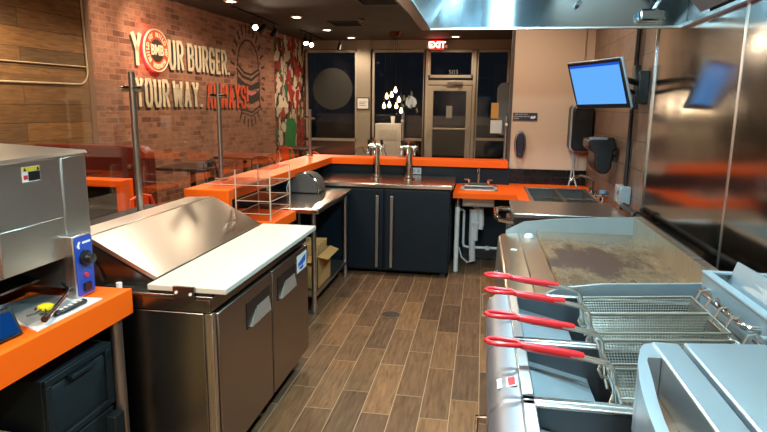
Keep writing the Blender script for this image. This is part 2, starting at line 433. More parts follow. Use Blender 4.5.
d1 = struct('door_1', frame_bars([(-1.4, -1.3, 0, 2.93), (-.27, -.17, 0, 2.93), (-1.3, -.27, 2.14, 2.24),
                                  (-1.3, -1.17, 0, 2.12), (-.4, -.28, 0, 2.12), (-1.17, -.4, 2.0, 2.12), (-1.17, -.4, 0, .25)]), FRAME, bevel=.004)
part('pane', MB().box(-1.18, -.39, 14.0, 14.012, .2, 2.05), WINGLASS, d1)
part('push_bar', MB().cyl((-1.2, 13.9, 1.13), (-.38, 13.9, 1.13), .018).box(-1.22, -1.18, 13.88, 13.96, 1.1, 1.16).box(-.4, -.36, 13.88, 13.96, 1.1, 1.16), FRAME, d1)
part('door_closer', MB().box(-.85, -.5, 13.9, 13.95, 2.14, 2.2).tube([(-.55, 13.9, 2.15), (-.7, 13.78, 2.13), (-.95, 13.92, 2.1)], .012), POST, d1)
part('notice', MB().box(-.86, -.72, 13.99, 13.998, 1.38, 1.66), M('grey_notice', (150, 146, 138), .6), d1)
# address numerals on the transom pane
text('street_number', '503', .15, M('grey_vinyl', (96, 96, 96), .6), w4, (-.72, 13.99, 2.42), FACE_CAM, .001)
# night outside: parked-lot ground
struct('ground_outside', MB().box(-30, 30, 14.1, 60, -.12, -.06), M('asphalt', (40, 40, 42), .9))

# ------------------------------------------------------------------ ceiling fittings
DISC = emit('warm_lamp_lens', (255, 226, 188), 14)
TRIMW = M('white_fixture_ring', (200, 190, 176), .5, var=.02)
def downlight(x, y, label, e=105, lens=None, col=WARM):
    t = thing('recessed_light', label, 'ceiling light', (x, y, CZ-.02), 'recessed ceiling lights')
    part('trim_ring', MB().lathe([(.075, 0), (.105, 0), (.11, .012), (.11, .02), (.075, .02)], (0, 0, 0), 28, loop=True), TRIMW, t, local=True)
    part('lens', MB().lathe([(.001, .004), (.078, .004), (.078, .018), (.001, .018)], (0, 0, 0), 28), lens or DISC, t, local=True)
    light('downlight_beam', 'SPOT', (x, y, CZ-.04), e, col, .08, 150)
    return t
downlight(-3.78, 8.65, 'recessed ceiling light nearest the camera, cut by the top edge above the brick wall')
downlight(-3.28, 10.25, 'recessed round ceiling light above the burger drawing')
downlight(-3.2, 12.0, 'recessed round ceiling light left of the window column, second from the storefront')
downlight(-3.0, 13.35, 'recessed round ceiling light closest to the large round window film')
downlight(-.66, 13.3, 'recessed round ceiling light beside the red exit sign')
for i, (x, y) in enumerate(((-1.9, 1.9), (-1.5, 4.9), (-1.9, 3.4))):
    downlight(x, y, ('recessed ceiling light over the kitchen aisle out of frame', 'recessed ceiling light over the drink cooler out of frame', 'recessed ceiling light over the toaster counter out of frame')[i], 105, None, NEUT)
for i, (x, y) in enumerate(((-.7, .2),(.2, 5.3))):
    downlight(x, y, ('recessed ceiling light behind the camera', 'recessed ceiling light over the hand sink, above the hood edge')[i], 110, None, NEUT)

SPOTL = emit('hot_spot_lamp', (255, 236, 205), 30)
def tracklight(x, y, aim, label, on=True, watts=110):
    t = thing('track_spotlight', label, 'spotlight', (x, y, CZ-.03), 'track spotlights by the brick wall')
    d = (Vector(aim)-Vector((x, y, CZ-.2))).normalized()
    c = Vector((0, 0, -.16))
    part('stem', MB().cyl((0, 0, .005), (0, 0, -.13), .012, 10), BLACK, t, local=True)
    part('lamp_can', MB().tube([c-d*.09, c-d*.06, c+d*.07, c+d*.08], [.03, .045, .055, .055], 18), BLACK, t, local=True)
    if on:
        part('lens', MB().tube([c+d*.08, c+d*.084], [.046, .046], 18), SPOTL, t, local=True)
        q = Vector((x, y, CZ-.03))+c+d*.1
        l = light('spot_beam', 'SPOT', q, watts, WARM, .05, 90); l.rotation_euler = d.to_track_quat('-Z', 'Y').to_euler()
def track(x, y0, y1, label):
    tag(part('track_rail', MB().box(x-.02, x+.02, y0, y1, CZ-.03, CZ), BLACK, base=(x, (y0+y1)/2, CZ)), label, 'light track')
track(-3.95, 9.1, 11.2, 'black ceiling track rail in front of the burger drawing')
track(-3.75, 12.0, 13.6, 'black ceiling track rail near the storefront corner')
tracklight(-3.95, 9.95, (-2.6, 8.5, 2.0), 'lit track spotlight at the top of the burger drawing')
tracklight(-3.95, 10.35, (-4.6, 9.5, 1.6), 'dark black track spotlight just right of the lit one', False)
tracklight(-3.95, 10.95, (-4.6, 10.8, 1.8), 'dark black track spotlight above the graffiti mural', False)
tracklight(-3.75, 12.3, (-3.0, 11.0, 1.6), 'lit track spotlight at the mural edge, left of the pair')
tracklight(-3.75, 12.7, (-2.9, 11.2, 1.7), 'lit track spotlight at the mural edge, right of the pair')
tracklight(-3.3, 13.5, (-3.6, 13.2, 1.0), 'dark black track spotlight hanging over the round window film', False)
tracklight(-4.05, 6.3, (-4.9, 8.2, 2.2), 'black track spotlight at the top edge, left one above the lettering', True, 50)
tracklight(-4.05, 6.9, (-4.9, 9.0, 2.0), 'black track spotlight at the top edge, right one above the lettering', True, 70)
track(-4.05, 5.8, 7.4, 'black ceiling track rail above the wall lettering')
# unseen spotlight and downlights added above the frame to brighten the dining room
tracklight(-4.0, 4.6, (-5.0, 4.9, 1.6), 'unseen black track spotlight added above the board wall')
for i, (x, y) in enumerate(((-3.6, 3.6), (-3.7, 5.4), (-2.6, 6.6), (-3.75, 7.1))):
    downlight(x, y, ('recessed ceiling light over the orange edged stand', 'recessed ceiling light over the first booth', 'recessed ceiling light beyond the bar corner', 'recessed ceiling light over the lettering tables')[i] + ', unseen and added for more light')
track(-4.0, 4.2, 5.4, 'unseen black track rail added for the board wall spotlight')
def vent(x, y, label):
    t = thing('ceiling_vent', label, 'vent', (x, y, CZ-.015), 'ceiling vents')
    part('frame', MB().box(-.3, .3, -.3, -.27, 0, .02).box(-.3, .3, .27, .3, 0, .02).box(-.3, -.27, -.3, .3, 0, .02).box(.27, .3, -.3, .3, 0, .02), M('vent_brown', (58, 50, 44), .6), t, local=True)
    mb = MB()
    for k in range(9): mb.box(-.27, .27, -.25+k*.06, -.235+k*.06, .002, .018)
    part('slats', mb, BLACKM, t, local=True)
vent(-1.6, 8.9, 'dark square ceiling vent left of the hood corner')
vent(-2.6, 11.2, 'dark square ceiling vent between the recessed lights')
t = thing('smoke_detector', 'small round smoke detector on the dark ceiling', 'smoke detector', (-2.2, 10.6, CZ-.05))
part('housing', MB().lathe([(.02, 0), (.05, .005), (.065, .03), (.065, .05)], (0, 0, 0), 20), M('grey_detector', (120, 108, 98), .5), t, local=True)
# exit sign
t = thing('exit_sign', 'lit red EXIT sign with two small lamps hanging over the glass door', 'sign', (-1.1, 13.8, 2.9))
part('housing', MB().box(-1.27, -.93, 13.78, 13.84, 2.9, 3.12).box(-1.13, -1.07, 13.79, 13.83, 3.12, CZ), M('exit_housing', (90, 20, 18), .5), t, bevel=.006)
part('face', MB().box(-1.255, -.945, 13.774, 13.78, 2.912, 3.108), emit('exit_red_glow', (255, 24, 20), 2.2), t)
text('letters', 'EXIT', .19, emit('exit_letters_glow', (255, 190, 170), 5), t, (-1.1, 13.771, 3.01), FACE_CAM, .002, .006, label='bright EXIT letters')
for sx in (-1.3, -.88):
    part('lamp_head', MB().sphere((sx, 13.78, 2.98), .035, 12), WHITE, t)
light('exit_glow', 'POINT', (-1.1, 13.68, 3.02), 3, (1, .05, .04), .08)
# bulb cluster pendant
t = thing('bulb_pendant', 'cluster pendant of glowing bare bulbs hanging before the window', 'pendant light', (-1.88, 12.5, CZ))
part('canopy', MB().lathe([(.06, -.1), (.1, -.09), (.12, -.02), (.12, 0)], (-1.88, 12.5, CZ), 20), M('copper_canopy', (110, 66, 40), .35, .8), t)
BULB = emit('warm_bulb_glass', (255, 210, 140), 9)
for i, (dx, dz, dy) in enumerate(((-.21, 1.62, 0), (-.17, 1.82, .1), (-.08, 1.64, -.1), (-.05, 1.85, 0), (.02, 1.95, .08), (.04, 1.62, .1), (.12, 1.75, -.08), (.16, 1.52, 0))):
    b = part('bulb', MB().lathe([(.01, .09), (.014, .07), (.033, .025), (.037, 0), (.026, -.026), (.004, -.037)], (-1.88+dx, 12.5+dy, dz), 14), BULB, t)
    part('cord', MB().tube([(-1.88+dx*.2, 12.5, CZ-.09), (-1.88+dx*.9, 12.5+dy, 2.7), (-1.88+dx, 12.5+dy, dz+.09)], .003, 6), BLACK, b)
light('bulb_cluster_glow', 'POINT', (-1.88, 12.5, 1.75), 20, WARM, .15)

# ------------------------------------------------------------------ brick wall art
GLY = {'Y': [[(0, 1), (.5, .5), (.5, 0)], [(1, 1), (.5, .5)]],
 'O': [[(0, .2), (0, .8), (.25, 1), (.75, 1), (1, .8), (1, .2), (.75, 0), (.25, 0), (0, .2)]],
 'U': [[(0, 1), (0, .2), (.25, 0), (.75, 0), (1, .2), (1, 1)]],
 'R': [[(0, 0), (0, 1), (.7, 1), (1, .85), (1, .62), (.7, .47), (0, .47)], [(.55, .47), (1, 0)]],
 'B': [[(0, 0), (0, 1), (.7, 1), (.95, .87), (.95, .65), (.7, .53), (0, .53)], [(.7, .53), (1, .4), (1, .14), (.7, 0), (0, 0)]],
 'G': [[(1, .75), (1, .85), (.75, 1), (.25, 1), (0, .8), (0, .2), (.25, 0), (.75, 0), (1, .2), (1, .48), (.55, .48)]],
 'E': [[(1, 1), (0, 1), (0, 0), (1, 0)], [(0, .51), (.8, .51)]],
 'W': [[(0, 1), (.2, 0), (.5, .85), (.8, 0), (1, 1)]],
 'A': [[(0, 0), (.5, 1), (1, 0)], [(.18, .3), (.82, .3)]],
 'L': [[(0, 1), (0, 0), (1, 0)]],
 'S': [[(1, .75), (1, .85), (.75, 1), (.25, 1), (0, .85), (0, .65), (.25, .52), (.75, .48), (1, .35), (1, .15), (.75, 0), (.25, 0), (0, .15), (0, .25)]],
 'M': [[(0, 0), (0, 1), (.5, .35), (1, 1), (1, 0)]],
 '.': [[(0, 0), (0, .02)]], '!': [[(0, 1), (0, .32)], [(0, .02), (0, 0)]]}
NARROW = {'.': .0, '!': .0}
def letter(mb, ch, x, z, w, h, th, y0, dep):
    iw, ih = w-th, h-th
    if ch in NARROW: iw = 0
    for pl in GLY[ch]:
        pts = [Vector((x+th/2+a*iw, z+th/2+b*ih)) for a, b in pl]
        for k in range(len(pts)-1):
            p, q = pts[k], pts[k+1]; d = q-p
            if d.length < 1e-6: continue
            d.normalize(); n = Vector((-d.y, d.x))*th/2
            e = d*th*.3
            a, b = p-e, q+e
            mb.prism([(v.x, y0, v.y) for v in (a-n, b-n, b+n, a+n)], (0, -dep, 0))
def words(name, s, x0, x1, z0, h, mat, root, shade=True):
    WD = lambda c: .42 if c in NARROW else (1.35 if c in 'WM' else (.85 if c in 'EL' else 1))
    n = sum(WD(c) for c in s); gap = .24
    wtot = x1-x0; w = wtot/(n+gap*(len(s)-1)); x = x0; th = min(w*.3, .064)
    for c in s:
        sh = MB(); mb = MB(); letter(mb, c, x, z0, w*max(1, WD(c)) if c in 'WM' else w*WD(c) if c not in NARROW else w, h, th, 0, .014)
        o = part('letter', mb, mat, root, local=True)
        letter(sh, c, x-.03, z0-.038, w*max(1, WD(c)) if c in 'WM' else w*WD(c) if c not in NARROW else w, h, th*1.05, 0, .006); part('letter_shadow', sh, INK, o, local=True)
        x += w*(WD(c)+gap)
def wall_thing(name, label, cat):
    t = thing(name, label, cat, WO, rotz=WR); return t
t = wall_thing('wall_lettering', 'upper row of cream wall letters reading YOUR BURGER', 'wall letters')
words('a', 'Y', .84, 1.06, 2.13, .46, CREAM, t); words('b', 'UR', 1.7, 2.09, 2.13, .45, CREAM, t); words('c', 'BURGER.', 2.21, 3.58, 2.14, .43, CREAM, t)
t = wall_thing('wall_lettering', 'lower row of wall letters reading YOUR WAY in cream and ALWAYS in orange', 'wall letters')
words('d', 'YOUR', .87, 1.66, 1.57, .41, CREAM, t); words('e', 'WAY.', 1.76, 2.62, 1.57, .41, CREAM, t); words('f', 'ALWAYS!', 2.74, 4.3, 1.55, .44, LETORANGE, t)
# round sign
t = wall_thing('round_sign', 'round orange BMB sign with a red glow standing in for the letter O', 'sign')
cx, cz, R = 1.31, 2.37, .3
part('glow_ring', MB().lathe([(.265, -.02), (.29, -.02), (.29, -.05), (.265, -.05)], (cx, 0, cz), 40, 'Y', True), emit('red_neon', (255, 40, 46), 4), t, local=True)
part('rim', MB().lathe([(R-.018, -.06), (R, -.06), (R, -.08), (R-.008, -.086), (R-.018, -.08)], (cx, 0, cz), 48, 'Y', True), CREAM, t, local=True)
part('face', MB().lathe([(.001, -.06), (R-.016, -.06), (R-.016, -.075), (.001, -.075)], (cx, 0, cz), 48, 'Y'), M('orange_sign_face', (206, 78, 34), .6), t, local=True)
part('centre_disc', MB().lathe([(.001, -.075), (.155, -.075), (.155, -.08), (.001, -.08)], (cx, 0, cz), 40, 'Y'), M('dark_sign_centre', (58, 40, 38), .5), t, local=True)
text('monogram', 'BMB', .2, CREAM, t, (0, 0, 0), FACE_CAM, .003, .006, .8); bpy.data.objects['monogram'].location = (cx, -.084, cz)
lt = 'BUILD MY BURGER BUILD MY '
for i, ch in enumerate(lt):
    if ch == ' ': continue
    a = PI/2-2*PI*i/len(lt); rr = .216
    o = text('ring_letter', ch, .085, CREAM, t, (0, 0, 0), (0, 0, 0), .002, .004)
    o.location = (cx+rr*math.cos(a), -.079, cz+rr*math.sin(a)); o.rotation_euler = (PI/2, -(a-PI/2), 0)
gl = light('sign_glow', 'POINT', (0, 0, 0), 2.2, (1, .08, .08), .05); gl.location = WO+Matrix.Rotation(WR, 3, 'Z')@Vector((1.1, -.05, 2.6))
gl = light('sign_glow', 'POINT', (0, 0, 0), 1.2, (1, .08, .08), .05); gl.location = WO+Matrix.Rotation(WR, 3, 'Z')@Vector((1.03, -.05, 2.15))
# painted burger
t = wall_thing('burger_drawing', 'dark line drawing of a tall burger with rays painted on the brick', 'wall painting')
def stroke(mb, pts, w):
    for p, q in zip(pts, pts[1:]):
        p, q = Vector(p), Vector(q); d = (q-p).normalized(); n = Vector((-d.y, d.x))*w/2; e = d*w*.3
        mb.prism([(v.x, 0, v.y) for v in (p-e-n, q+e-n, q+e+n, p-e+n)], (0, -.004, 0))
bx, bz = 4.34, 2.2
mb = MB()
bun = [(bx+.44*math.cos(a), bz+.16+.48*math.sin(a)) for a in [PI*k/16 for k in range(17)]]
stroke(mb, bun, .03); stroke(mb, [(bx-.44, bz+.16), (bx-.2, bz+.03), (bx+.1, bz+.0), (bx+.44, bz+.12)], .04)
stroke(mb, [(bx-.48, bz+.08), (bx-.25, bz-.05), (bx+.1, bz-.1), (bx+.48, bz+.05)], .05)
stroke(mb, [(bx-.46, bz+.1), (bx-.46, bz-.62)], .025); stroke(mb, [(bx+.46, bz+.1), (bx+.46, bz-.62)], .025)
part('outline', mb, INK, t, local=True)
mb = MB(); mb.prism([(bx+a, 0, bz+b) for a, b in ((-.46, -.05), (-.2, -.16), (.1, -.2), (.46, -.1), (.46, -.24), (.1, -.3), (-.2, -.28), (-.46, -.16))], (0, -.005, 0))
mb.prism([(bx+a, 0, bz+b) for a, b in ((-.46, -.24), (-.2, -.36), (.1, -.4), (.46, -.3), (.46, -.46), (.1, -.56), (-.2, -.52), (-.46, -.4))], (0, -.005, 0))
part('filling', mb, INK, t, local=True)
mb = MB(); stroke(mb, [(bx-.12, bz-.34), (bx-.04, bz-.37), (bx+.02, bz-.33), (bx+.08, bz-.38), (bx+.14, bz-.34), (bx+.2, bz-.38), (bx+.28, bz-.33)], .05)
part('sauce_line', mb, PINK, t, local=True)
mb = MB(); low = [(bx-.44, bz-.56), (bx-.3, bz-.66), (bx+.1, bz-.72), (bx+.44, bz-.6)]
stroke(mb, low, .04); stroke(mb, [(x, z-.07) for x, z in low], .025)
part('lower_bun', mb, INK, t, local=True)
for k in range(26):
    mb = MB()
    a = 2*PI*k/26; ex, ez = math.cos(a), math.sin(a)
    if abs(ez) < .25 and ex < 0 and False: continue
    p = Vector((bx+.6*ex, bz-.04+.82*ez)); q = Vector((bx+.72*ex, bz-.04+.96*ez))
    if p.y < 1.56: pass
    stroke(mb, [p, q], .045); part('ray', mb, INK, t, local=True)
# graffiti mural (generic doodles)
t = wall_thing('graffiti_mural', 'graffiti mural of red, white and green shapes at the brick wall corner', 'mural')
part('paint', MB().box(5.55, 7.28, -.006, 0, .1, 3.05), MURAL, t, local=True)
part('green_drape', MB().prism([(x, 0, z) for x, z in ((6.0, .3), (6.55, .3), (6.75, 1.2), (6.5, 1.35), (6.15, 1.3), (6.05, .9))], (0, -.012, 0)), M('green_mural_paint', (30, 122, 62), .7, var=.25, scale=8, stretch=(3, 1, .6)), t, local=True)
part('red_spotted_area', MB().prism([(x, 0, z) for x, z in ((6.72, .3), (7.25, .3), (7.25, 1.28), (6.85, 1.3), (6.75, 1.1))], (0, -.01, 0)), DOTS, t, local=True)
rm = random.Random(11)
WPM = M('white_mural_paint', (206, 192, 166), .7, var=.2); RPM = M('red_mural_paint', (160, 40, 32), .7, var=.2)
for k in range(46):
    px = 5.68+1.45*rm.random(); pz = (1.45 if px > 6 else .5)+(3.0-(1.45 if px > 6 else .5))*rm.random()
    ww = .05+.09*rm.random(); hh = .06+.13*rm.random(); ph = rm.random()*6; lob = rm.choice((2, 3, 5))
    pts = [(px+ww*math.cos(2*PI*j/14)*(1+.3*math.sin(lob*2*PI*j/14+ph)), 0, pz+hh*math.sin(2*PI*j/14)*(1+.3*math.cos(lob*2*PI*j/14+ph))) for j in range(14)]
    part('white_shape' if k % 3 else 'red_shape', MB().prism(pts, (0, -.008-.0002*k, 0)), WPM if k % 3 else RPM, t, local=True)
# surface conduit on the boards
t = wall_thing('wall_conduit', 'thin white conduit loop running over the wooden boards', 'conduit')
def wp(u, z, y=-.045): return (u, y, z)
arc = [(-.24+.16*math.sin(a), 2.0-.16*math.cos(a)) for a in [PI/2*k/6 for k in range(7)]]
part('lower_run', MB().tube([wp(-3.0, 1.8), wp(-1.4, 1.83), wp(-.4, 1.84)]+[wp(a, b) for a, b in arc]+[wp(-.09, 2.4), wp(-.1, CZ)], .011, 8), M('conduit_white', (206, 186, 150), .5), t, local=True)
part('upper_run', MB().tube([wp(-3.0, 2.02), wp(-1.3, 2.04), wp(-.08, 2.05)], .008, 8), M('conduit_white_b', (190, 166, 126), .5), t, local=True)
# ------------------------------------------------------------------ things on the back walls
t = thing('framed_notice', 'small framed white notice on the column left of the window', 'notice', (-2.83, 13.89, 1.56))
part('frame', MB().box(-2.98, -2.68, 13.875, 13.895, 1.55, 1.83), BLACK, t)
part('sheet', MB().box(-2.96, -2.7, 13.868, 13.876, 1.57, 1.81), PAPER, t)
part('print_lines', MB().box(-2.92, -2.74, 13.866, 13.869, 1.72, 1.73).box(-2.92, -2.78, 13.866, 13.869, 1.68, 1.69).box(-2.92, -2.76, 13.866, 13.869, 1.64, 1.65), BLACK, t)

# ------------------------------------------------------------------ dining furniture
def booth(x0, x1, y, label):
    t = thing('booth_bench', label, 'booth', ((x0+x1)/2, y, 0))
    part('backrest', MB().prism([(a, y-.09, b) for a, b in rrect(x0, x1, .42, 1.19, .12)], (0, .16, 0)), BOOTH, t, bevel=.02)
    part('seat', MB().box(x0+.02, x1-.02, y+.07, y+.6, .36, .5), BOOTH, t, bevel=.03)
    part('base', MB().box(x0+.06, x1-.06, y-.05, y+.55, 0, .36), DARKWOOD, t)
    part('button', MB().sphere((x1-.2, y-.1, .98), .025, 10), CHROME, t); part('button', MB().sphere((x1-.22, y-.1, .8), .025, 10), CHROME, t)
booth(-4.75, -3.37, 5.6, 'dark red booth bench with a tall rounded back by the boarded wall')
t = thing('side_stand', 'orange edged open stand between the toaster and the booth', 'stand', (-3.35, 4.75, 0))
part('top', MB().box(-4.0, -3.08, 4.6, 4.78, .9, .96), ORANGE, t, bevel=.004)
part('side_panel', MB().box(-3.13, -3.08, 4.6, 4.78, 0, .9), ORANGE, t, bevel=.004)
part('shelf', MB().box(-4.0, -3.13, 4.62, 4.75, .7, .73), M('grey_shelf', (110, 104, 96), .3, .5), t)
part('back_panel', MB().box(-4.0, -3.13, 4.75, 4.775, 0, .9), BLACKM, t)
def table(x, y, label, w=.7, d=.7):
    t = thing('dining_table', label, 'table', (x, y, 0), 'dark dining tables by the brick wall')
    part('tabletop', MB().box(-w/2, w/2, -d/2, d/2, .72, .76), DARKWOOD, t, bevel=.006, local=True)
    part('column', MB().cyl((0, 0, .02), (0, 0, .72), .04), BLACK, t, local=True)
    part('base', MB().box(-.28, .28, -.05, .05, 0, .03).box(-.05, .05, -.28, .28, 0, .03), BLACK, t, bevel=.008, local=True)
table(-4.05, 7.75, 'dark dining table beneath the YOUR WAY lettering, first past the booth', .75, .8)
table(-4.1, 9.75, 'long dark dining table with the orange chair under the burger drawing', .7, 1.0)
table(-3.75, 11.9, 'dark dining table before the graffiti mural', .75, .9)
def chair(x, y, rz, mat, label, src=None):
    t = thing('dining_chair', label, 'chair', (x, y, 0), 'metal dining chairs', rz)
    part('seat', MB().prism([(a, b, .44) for a, b in rrect(-.19, .19, -.18, .18, .05)], (0, 0, .025)), mat, t, local=True, bevel=.006)
    part('backrest', MB().prism([(a, .2, b) for a, b in rrect(-.09, .09, .47, .84, .03)], (0, .012, 0)), mat, t, local=True)
    part('back_frame', MB().tube([(-.18, .17, .46), (-.19, .21, .74), (-.15, .22, .83), (0, .225, .86), (.15, .22, .83), (.19, .21, .74), (.18, .17, .46)], .014, 8), mat, t, local=True)
    for sx in (-1, 1):
        for sy in (-1, 1): part('leg', MB().tube([(sx*.17, sy*.16, .45), (sx*.215, sy*.22, 0)], [.02, .013], 6), mat, t, local=True)
CHD = M('dark_metal_chair', (66, 54, 48), .4, .5)
chair(-3.5, 7.6, PI*.5, CHD, 'dark metal chair at the first dark table past the booth')
chair(-3.3, 8.75, PI, CHD, 'dark metal chair standing between the two dark tables')
chair(-3.7, 10.3, -PI*.15, ORANGE_M, 'orange metal chair at the end of the long dark table')
chair(-2.62, 4.5, PI*.5, ORANGE_M, 'low orange metal chair just behind the prep table lid')
chair(-2.62, 9.7, PI*.75, ORANGE_M, 'orange metal chair behind the bar corner post')
t = thing('waste_cabinet', 'white boxy waste cabinet by the storefront window', 'cabinet', (-2.05, 13.2, 0))
part('body', MB().box(-2.36, -1.78, 12.95, 13.5, 0, 1.25), M('white_cabinet', (200, 194, 182), .5), t, bevel=.01)
part('flap', MB().box(-2.27, -1.87, 12.94, 12.955, .9, 1.12), M('white_flap', (186, 180, 168), .5), t)
t = thing('soft_drink_cup', 'white paper cup standing on the waste cabinet', 'cup', (-2.0, 13.2, 1.25))
part('cup', MB().lathe([(.035, 0), (.05, .16)], (-2.0, 13.2, 1.25), 16), PAPER, t)
t = thing('order_kiosk', 'grey order kiosk by the right window, mostly hidden by the beige wall', 'kiosk', (.42, 7.2, 0))
part('post', MB().box(.36, .48, 7.3, 7.42, 0, 1.3), POST, t)
part('screen_housing', MB().prism([(x, 7.22, z) for x, z in rrect(.16, .6, 1.3, 1.92, .08)], (0, .08, 0)), M('kiosk_grey', (92, 90, 88), .5), t, bevel=.01)
part('base', MB().box(.2, .64, 7.15, 7.55, 0, .03), POST, t)
t = thing('hanging_notice', 'yellow and white papers pinned beside the order kiosk', 'papers', (.16, 7.0, 1.35))
part('yellow_sheet', MB().box(.09, .175, 7.03, 7.05, 1.5, 1.68), M('ochre_card', (206, 150, 66), .6), t)
part('white_sheet', MB().box(.09, .22, 7.035, 7.055, 1.33, 1.48), PAPER, t)

# ------------------------------------------------------------------ the orange bar and glass guard
t = thing('bar_counter', 'long orange L-shaped bar ledge around the kitchen', 'counter', (-.8, 6.4, 1.0))
part('back_ledge', MB().box(-1.62, .28, 6.23, 6.56, 1.0, 1.07), ORANGE, t, bevel=.004)
part('side_ledge', MB().prism([(-1.62, 3.62, 1.0), (-1.62, 6.56, 1.0), (-1.96, 6.56, 1.0), (-1.93, 3.62, 1.0)], (0, 0, .07)), ORANGE, t, bevel=.004)
part('end_panel', MB().box(-1.93, -1.62, 3.56, 3.62, 0, 1.07), ORANGE, t, bevel=.004)
t = thing('lower_counter', 'small lower orange counter between the prep table and the bar end', 'counter', (-1.6, 3.9, 0))
part('top', MB().box(-1.775, -1.33, 3.63, 4.08, .79, .86), ORANGE, t, bevel=.004)
part('support', MB().box(-1.75, -1.6, 3.7, 4.0, 0, .79), NAVY, t)
def outlet(x, y, z, axis, label):
    t = thing('outlet_plate', label, 'outlet', (x, y, z), 'white outlet plates')
    b = MB().box(-.004, .004, -.04, .04, -.058, .058) if axis == 'X' else MB().box(-.055, .055, -.004, .004, -.035, .035)
    part('plate', b, WHITE, t, local=True, bevel=.002)
    b = MB().box(.004, .007, -.018, .018, .01, .04).box(.004, .007, -.018, .018, -.04, -.01) if axis == 'X' else MB().box(-.04, -.01, -.007, -.004, -.018, .018).box(.01, .04, -.007, -.004, -.018, .018)
    part('socket', b, M('outlet_grey', (190, 188, 182), .4), t, local=True)
outlet(-1.773, 4.7, .965, 'X', 'white outlet plate under the side of the orange bar')
outlet(-.69, 6.294, .94, 'Y', 'white outlet plate under the back of the orange bar')
t = thing('glass_guard', 'clear glass guard on metal posts standing along the orange bar', 'glass guard', (-1.8, 5.0, 1.07))
def post(x, y, z0, z1, arm):
    p = part('post', MB().cyl((x, y, z0), (x, y, z1), .018, 14).lathe([(.045, z0), (.045, z0+.012)], (x, y, 0), 18), POST, t)
    part('clamp', MB().cyl((x-.06 if arm else x, y if arm else y-.06, z1-.09), (x+.06 if arm else x, y if arm else y+.06, z1-.09), .016, 12), CHROME, p)
post(-1.9, 3.0, .96, 1.79, True); post(-1.9, 4.07, 1.07, 1.77, True); post(-1.9, 6.36, 1.07, 1.58, True)
post(-.87, 6.48, 1.07, 1.56, False); post(.25, 6.5, 1.07, 1.54, False)
part('pane', MB().box(-1.935, -1.925, 1.4, 2.96, .98, 1.74), GLASS, t); part('pane', MB().box(-1.935, -1.925, 3.05, 4.03, 1.1, 1.72), GLASS, t)
part('pane', MB().box(-1.935, -1.925, 4.11, 6.3, 1.1, 1.6), GLASS, t)
part('pane', MB().box(-1.86, -.9, 6.475, 6.485, 1.1, 1.54), GLASS, t); part('pane', MB().box(-.84, .22, 6.475, 6.485, 1.1, 1.53), GLASS, t)
t = thing('black_condiment_stand', 'thin black wire stand on the bar ledge left of the beer taps', 'stand', (-1.25, 6.5, 1.07))
part('wire', MB().tube([(-1.42, 6.5, 1.075), (-1.4, 6.5, 1.15), (-1.33, 6.5, 1.17), (-1.3, 6.5, 1.1)], .005, 6).tube([(-1.2, 6.5, 1.075), (-1.17, 6.5, 1.19), (-1.1, 6.5, 1.2), (-1.05, 6.5, 1.08)], .005, 6), BLACK, t)

# ------------------------------------------------------------------ the drink cooler with taps
t = thing('beer_cooler', 'dark navy two-door drink cooler with a stainless top', 'cooler', (-.95, 5.85, 0))
part('body', MB().box(-1.75, -.27, 5.47, 6.22, .04, .86), NAVY, t, bevel=.004)
part('worktop', MB().box(-1.77, -.25, 5.44, 6.24, .86, .9), STEEL_TOP, t, bevel=.006)
for x0, x1, hx in ((-1.74, -.905, -.96), (-.885, -.275, -.82)):
    d = part('door', MB().box(x0, x1, 5.435, 5.468, .06, .845), NAVY, t, bevel=.004)
    part('handle', MB().box(hx-.014, hx+.014, 5.4, 5.42, .09, .79).box(hx-.008, hx+.008, 5.42, 5.436, .1, .12).box(hx-.008, hx+.008, 5.42, 5.436, .76, .78), POST, d, bevel=.003, label='long brushed bar handle')
    part('screw', MB().cyl((hx, 5.42, .815), (hx, 5.436, .815), .01, 10), CHROME, d)
part('foot', MB().box(-1.7, -1.65, 5.5, 5.55, 0, .04), BLACK, t); part('foot', MB().box(-.35, -.3, 5.5, 5.55, 0, .04), BLACK, t)
def tower(x, y, label):
    t = thing('beer_tower', label, 'beer tap', (x, y, .9), 'chrome beer towers on the cooler')
    part('column', MB().lathe([(.06, 0), (.06, .012), (.038, .02), (.035, .33), (.035, .345)], (0, 0, 0), 24), CHROME, t, local=True)
    part('head', MB().cyl((-.085, 0, .33), (.085, 0, .33), .03, 20), CHROME, t, local=True)
    for dx in (-.065, 0, .065):
        k = part('tap', MB().tube([(dx, -.02, .33), (dx, -.09, .335), (dx, -.12, .3), (dx, -.125, .25)], [.013, .014, .013, .01], 10), CHROME, t, local=True)
        part('tap_handle', MB().tube([(dx, -.085, .335), (dx, -.09, .37), (dx, -.092, .395)], [.009, .012, .016], 10), BLACK if dx else CHROME, k, local=True)
tower(-1.05, 5.86, 'chrome beer tower standing left on the cooler top')
tower(-.715, 5.86, 'chrome beer tower standing right on the cooler top')

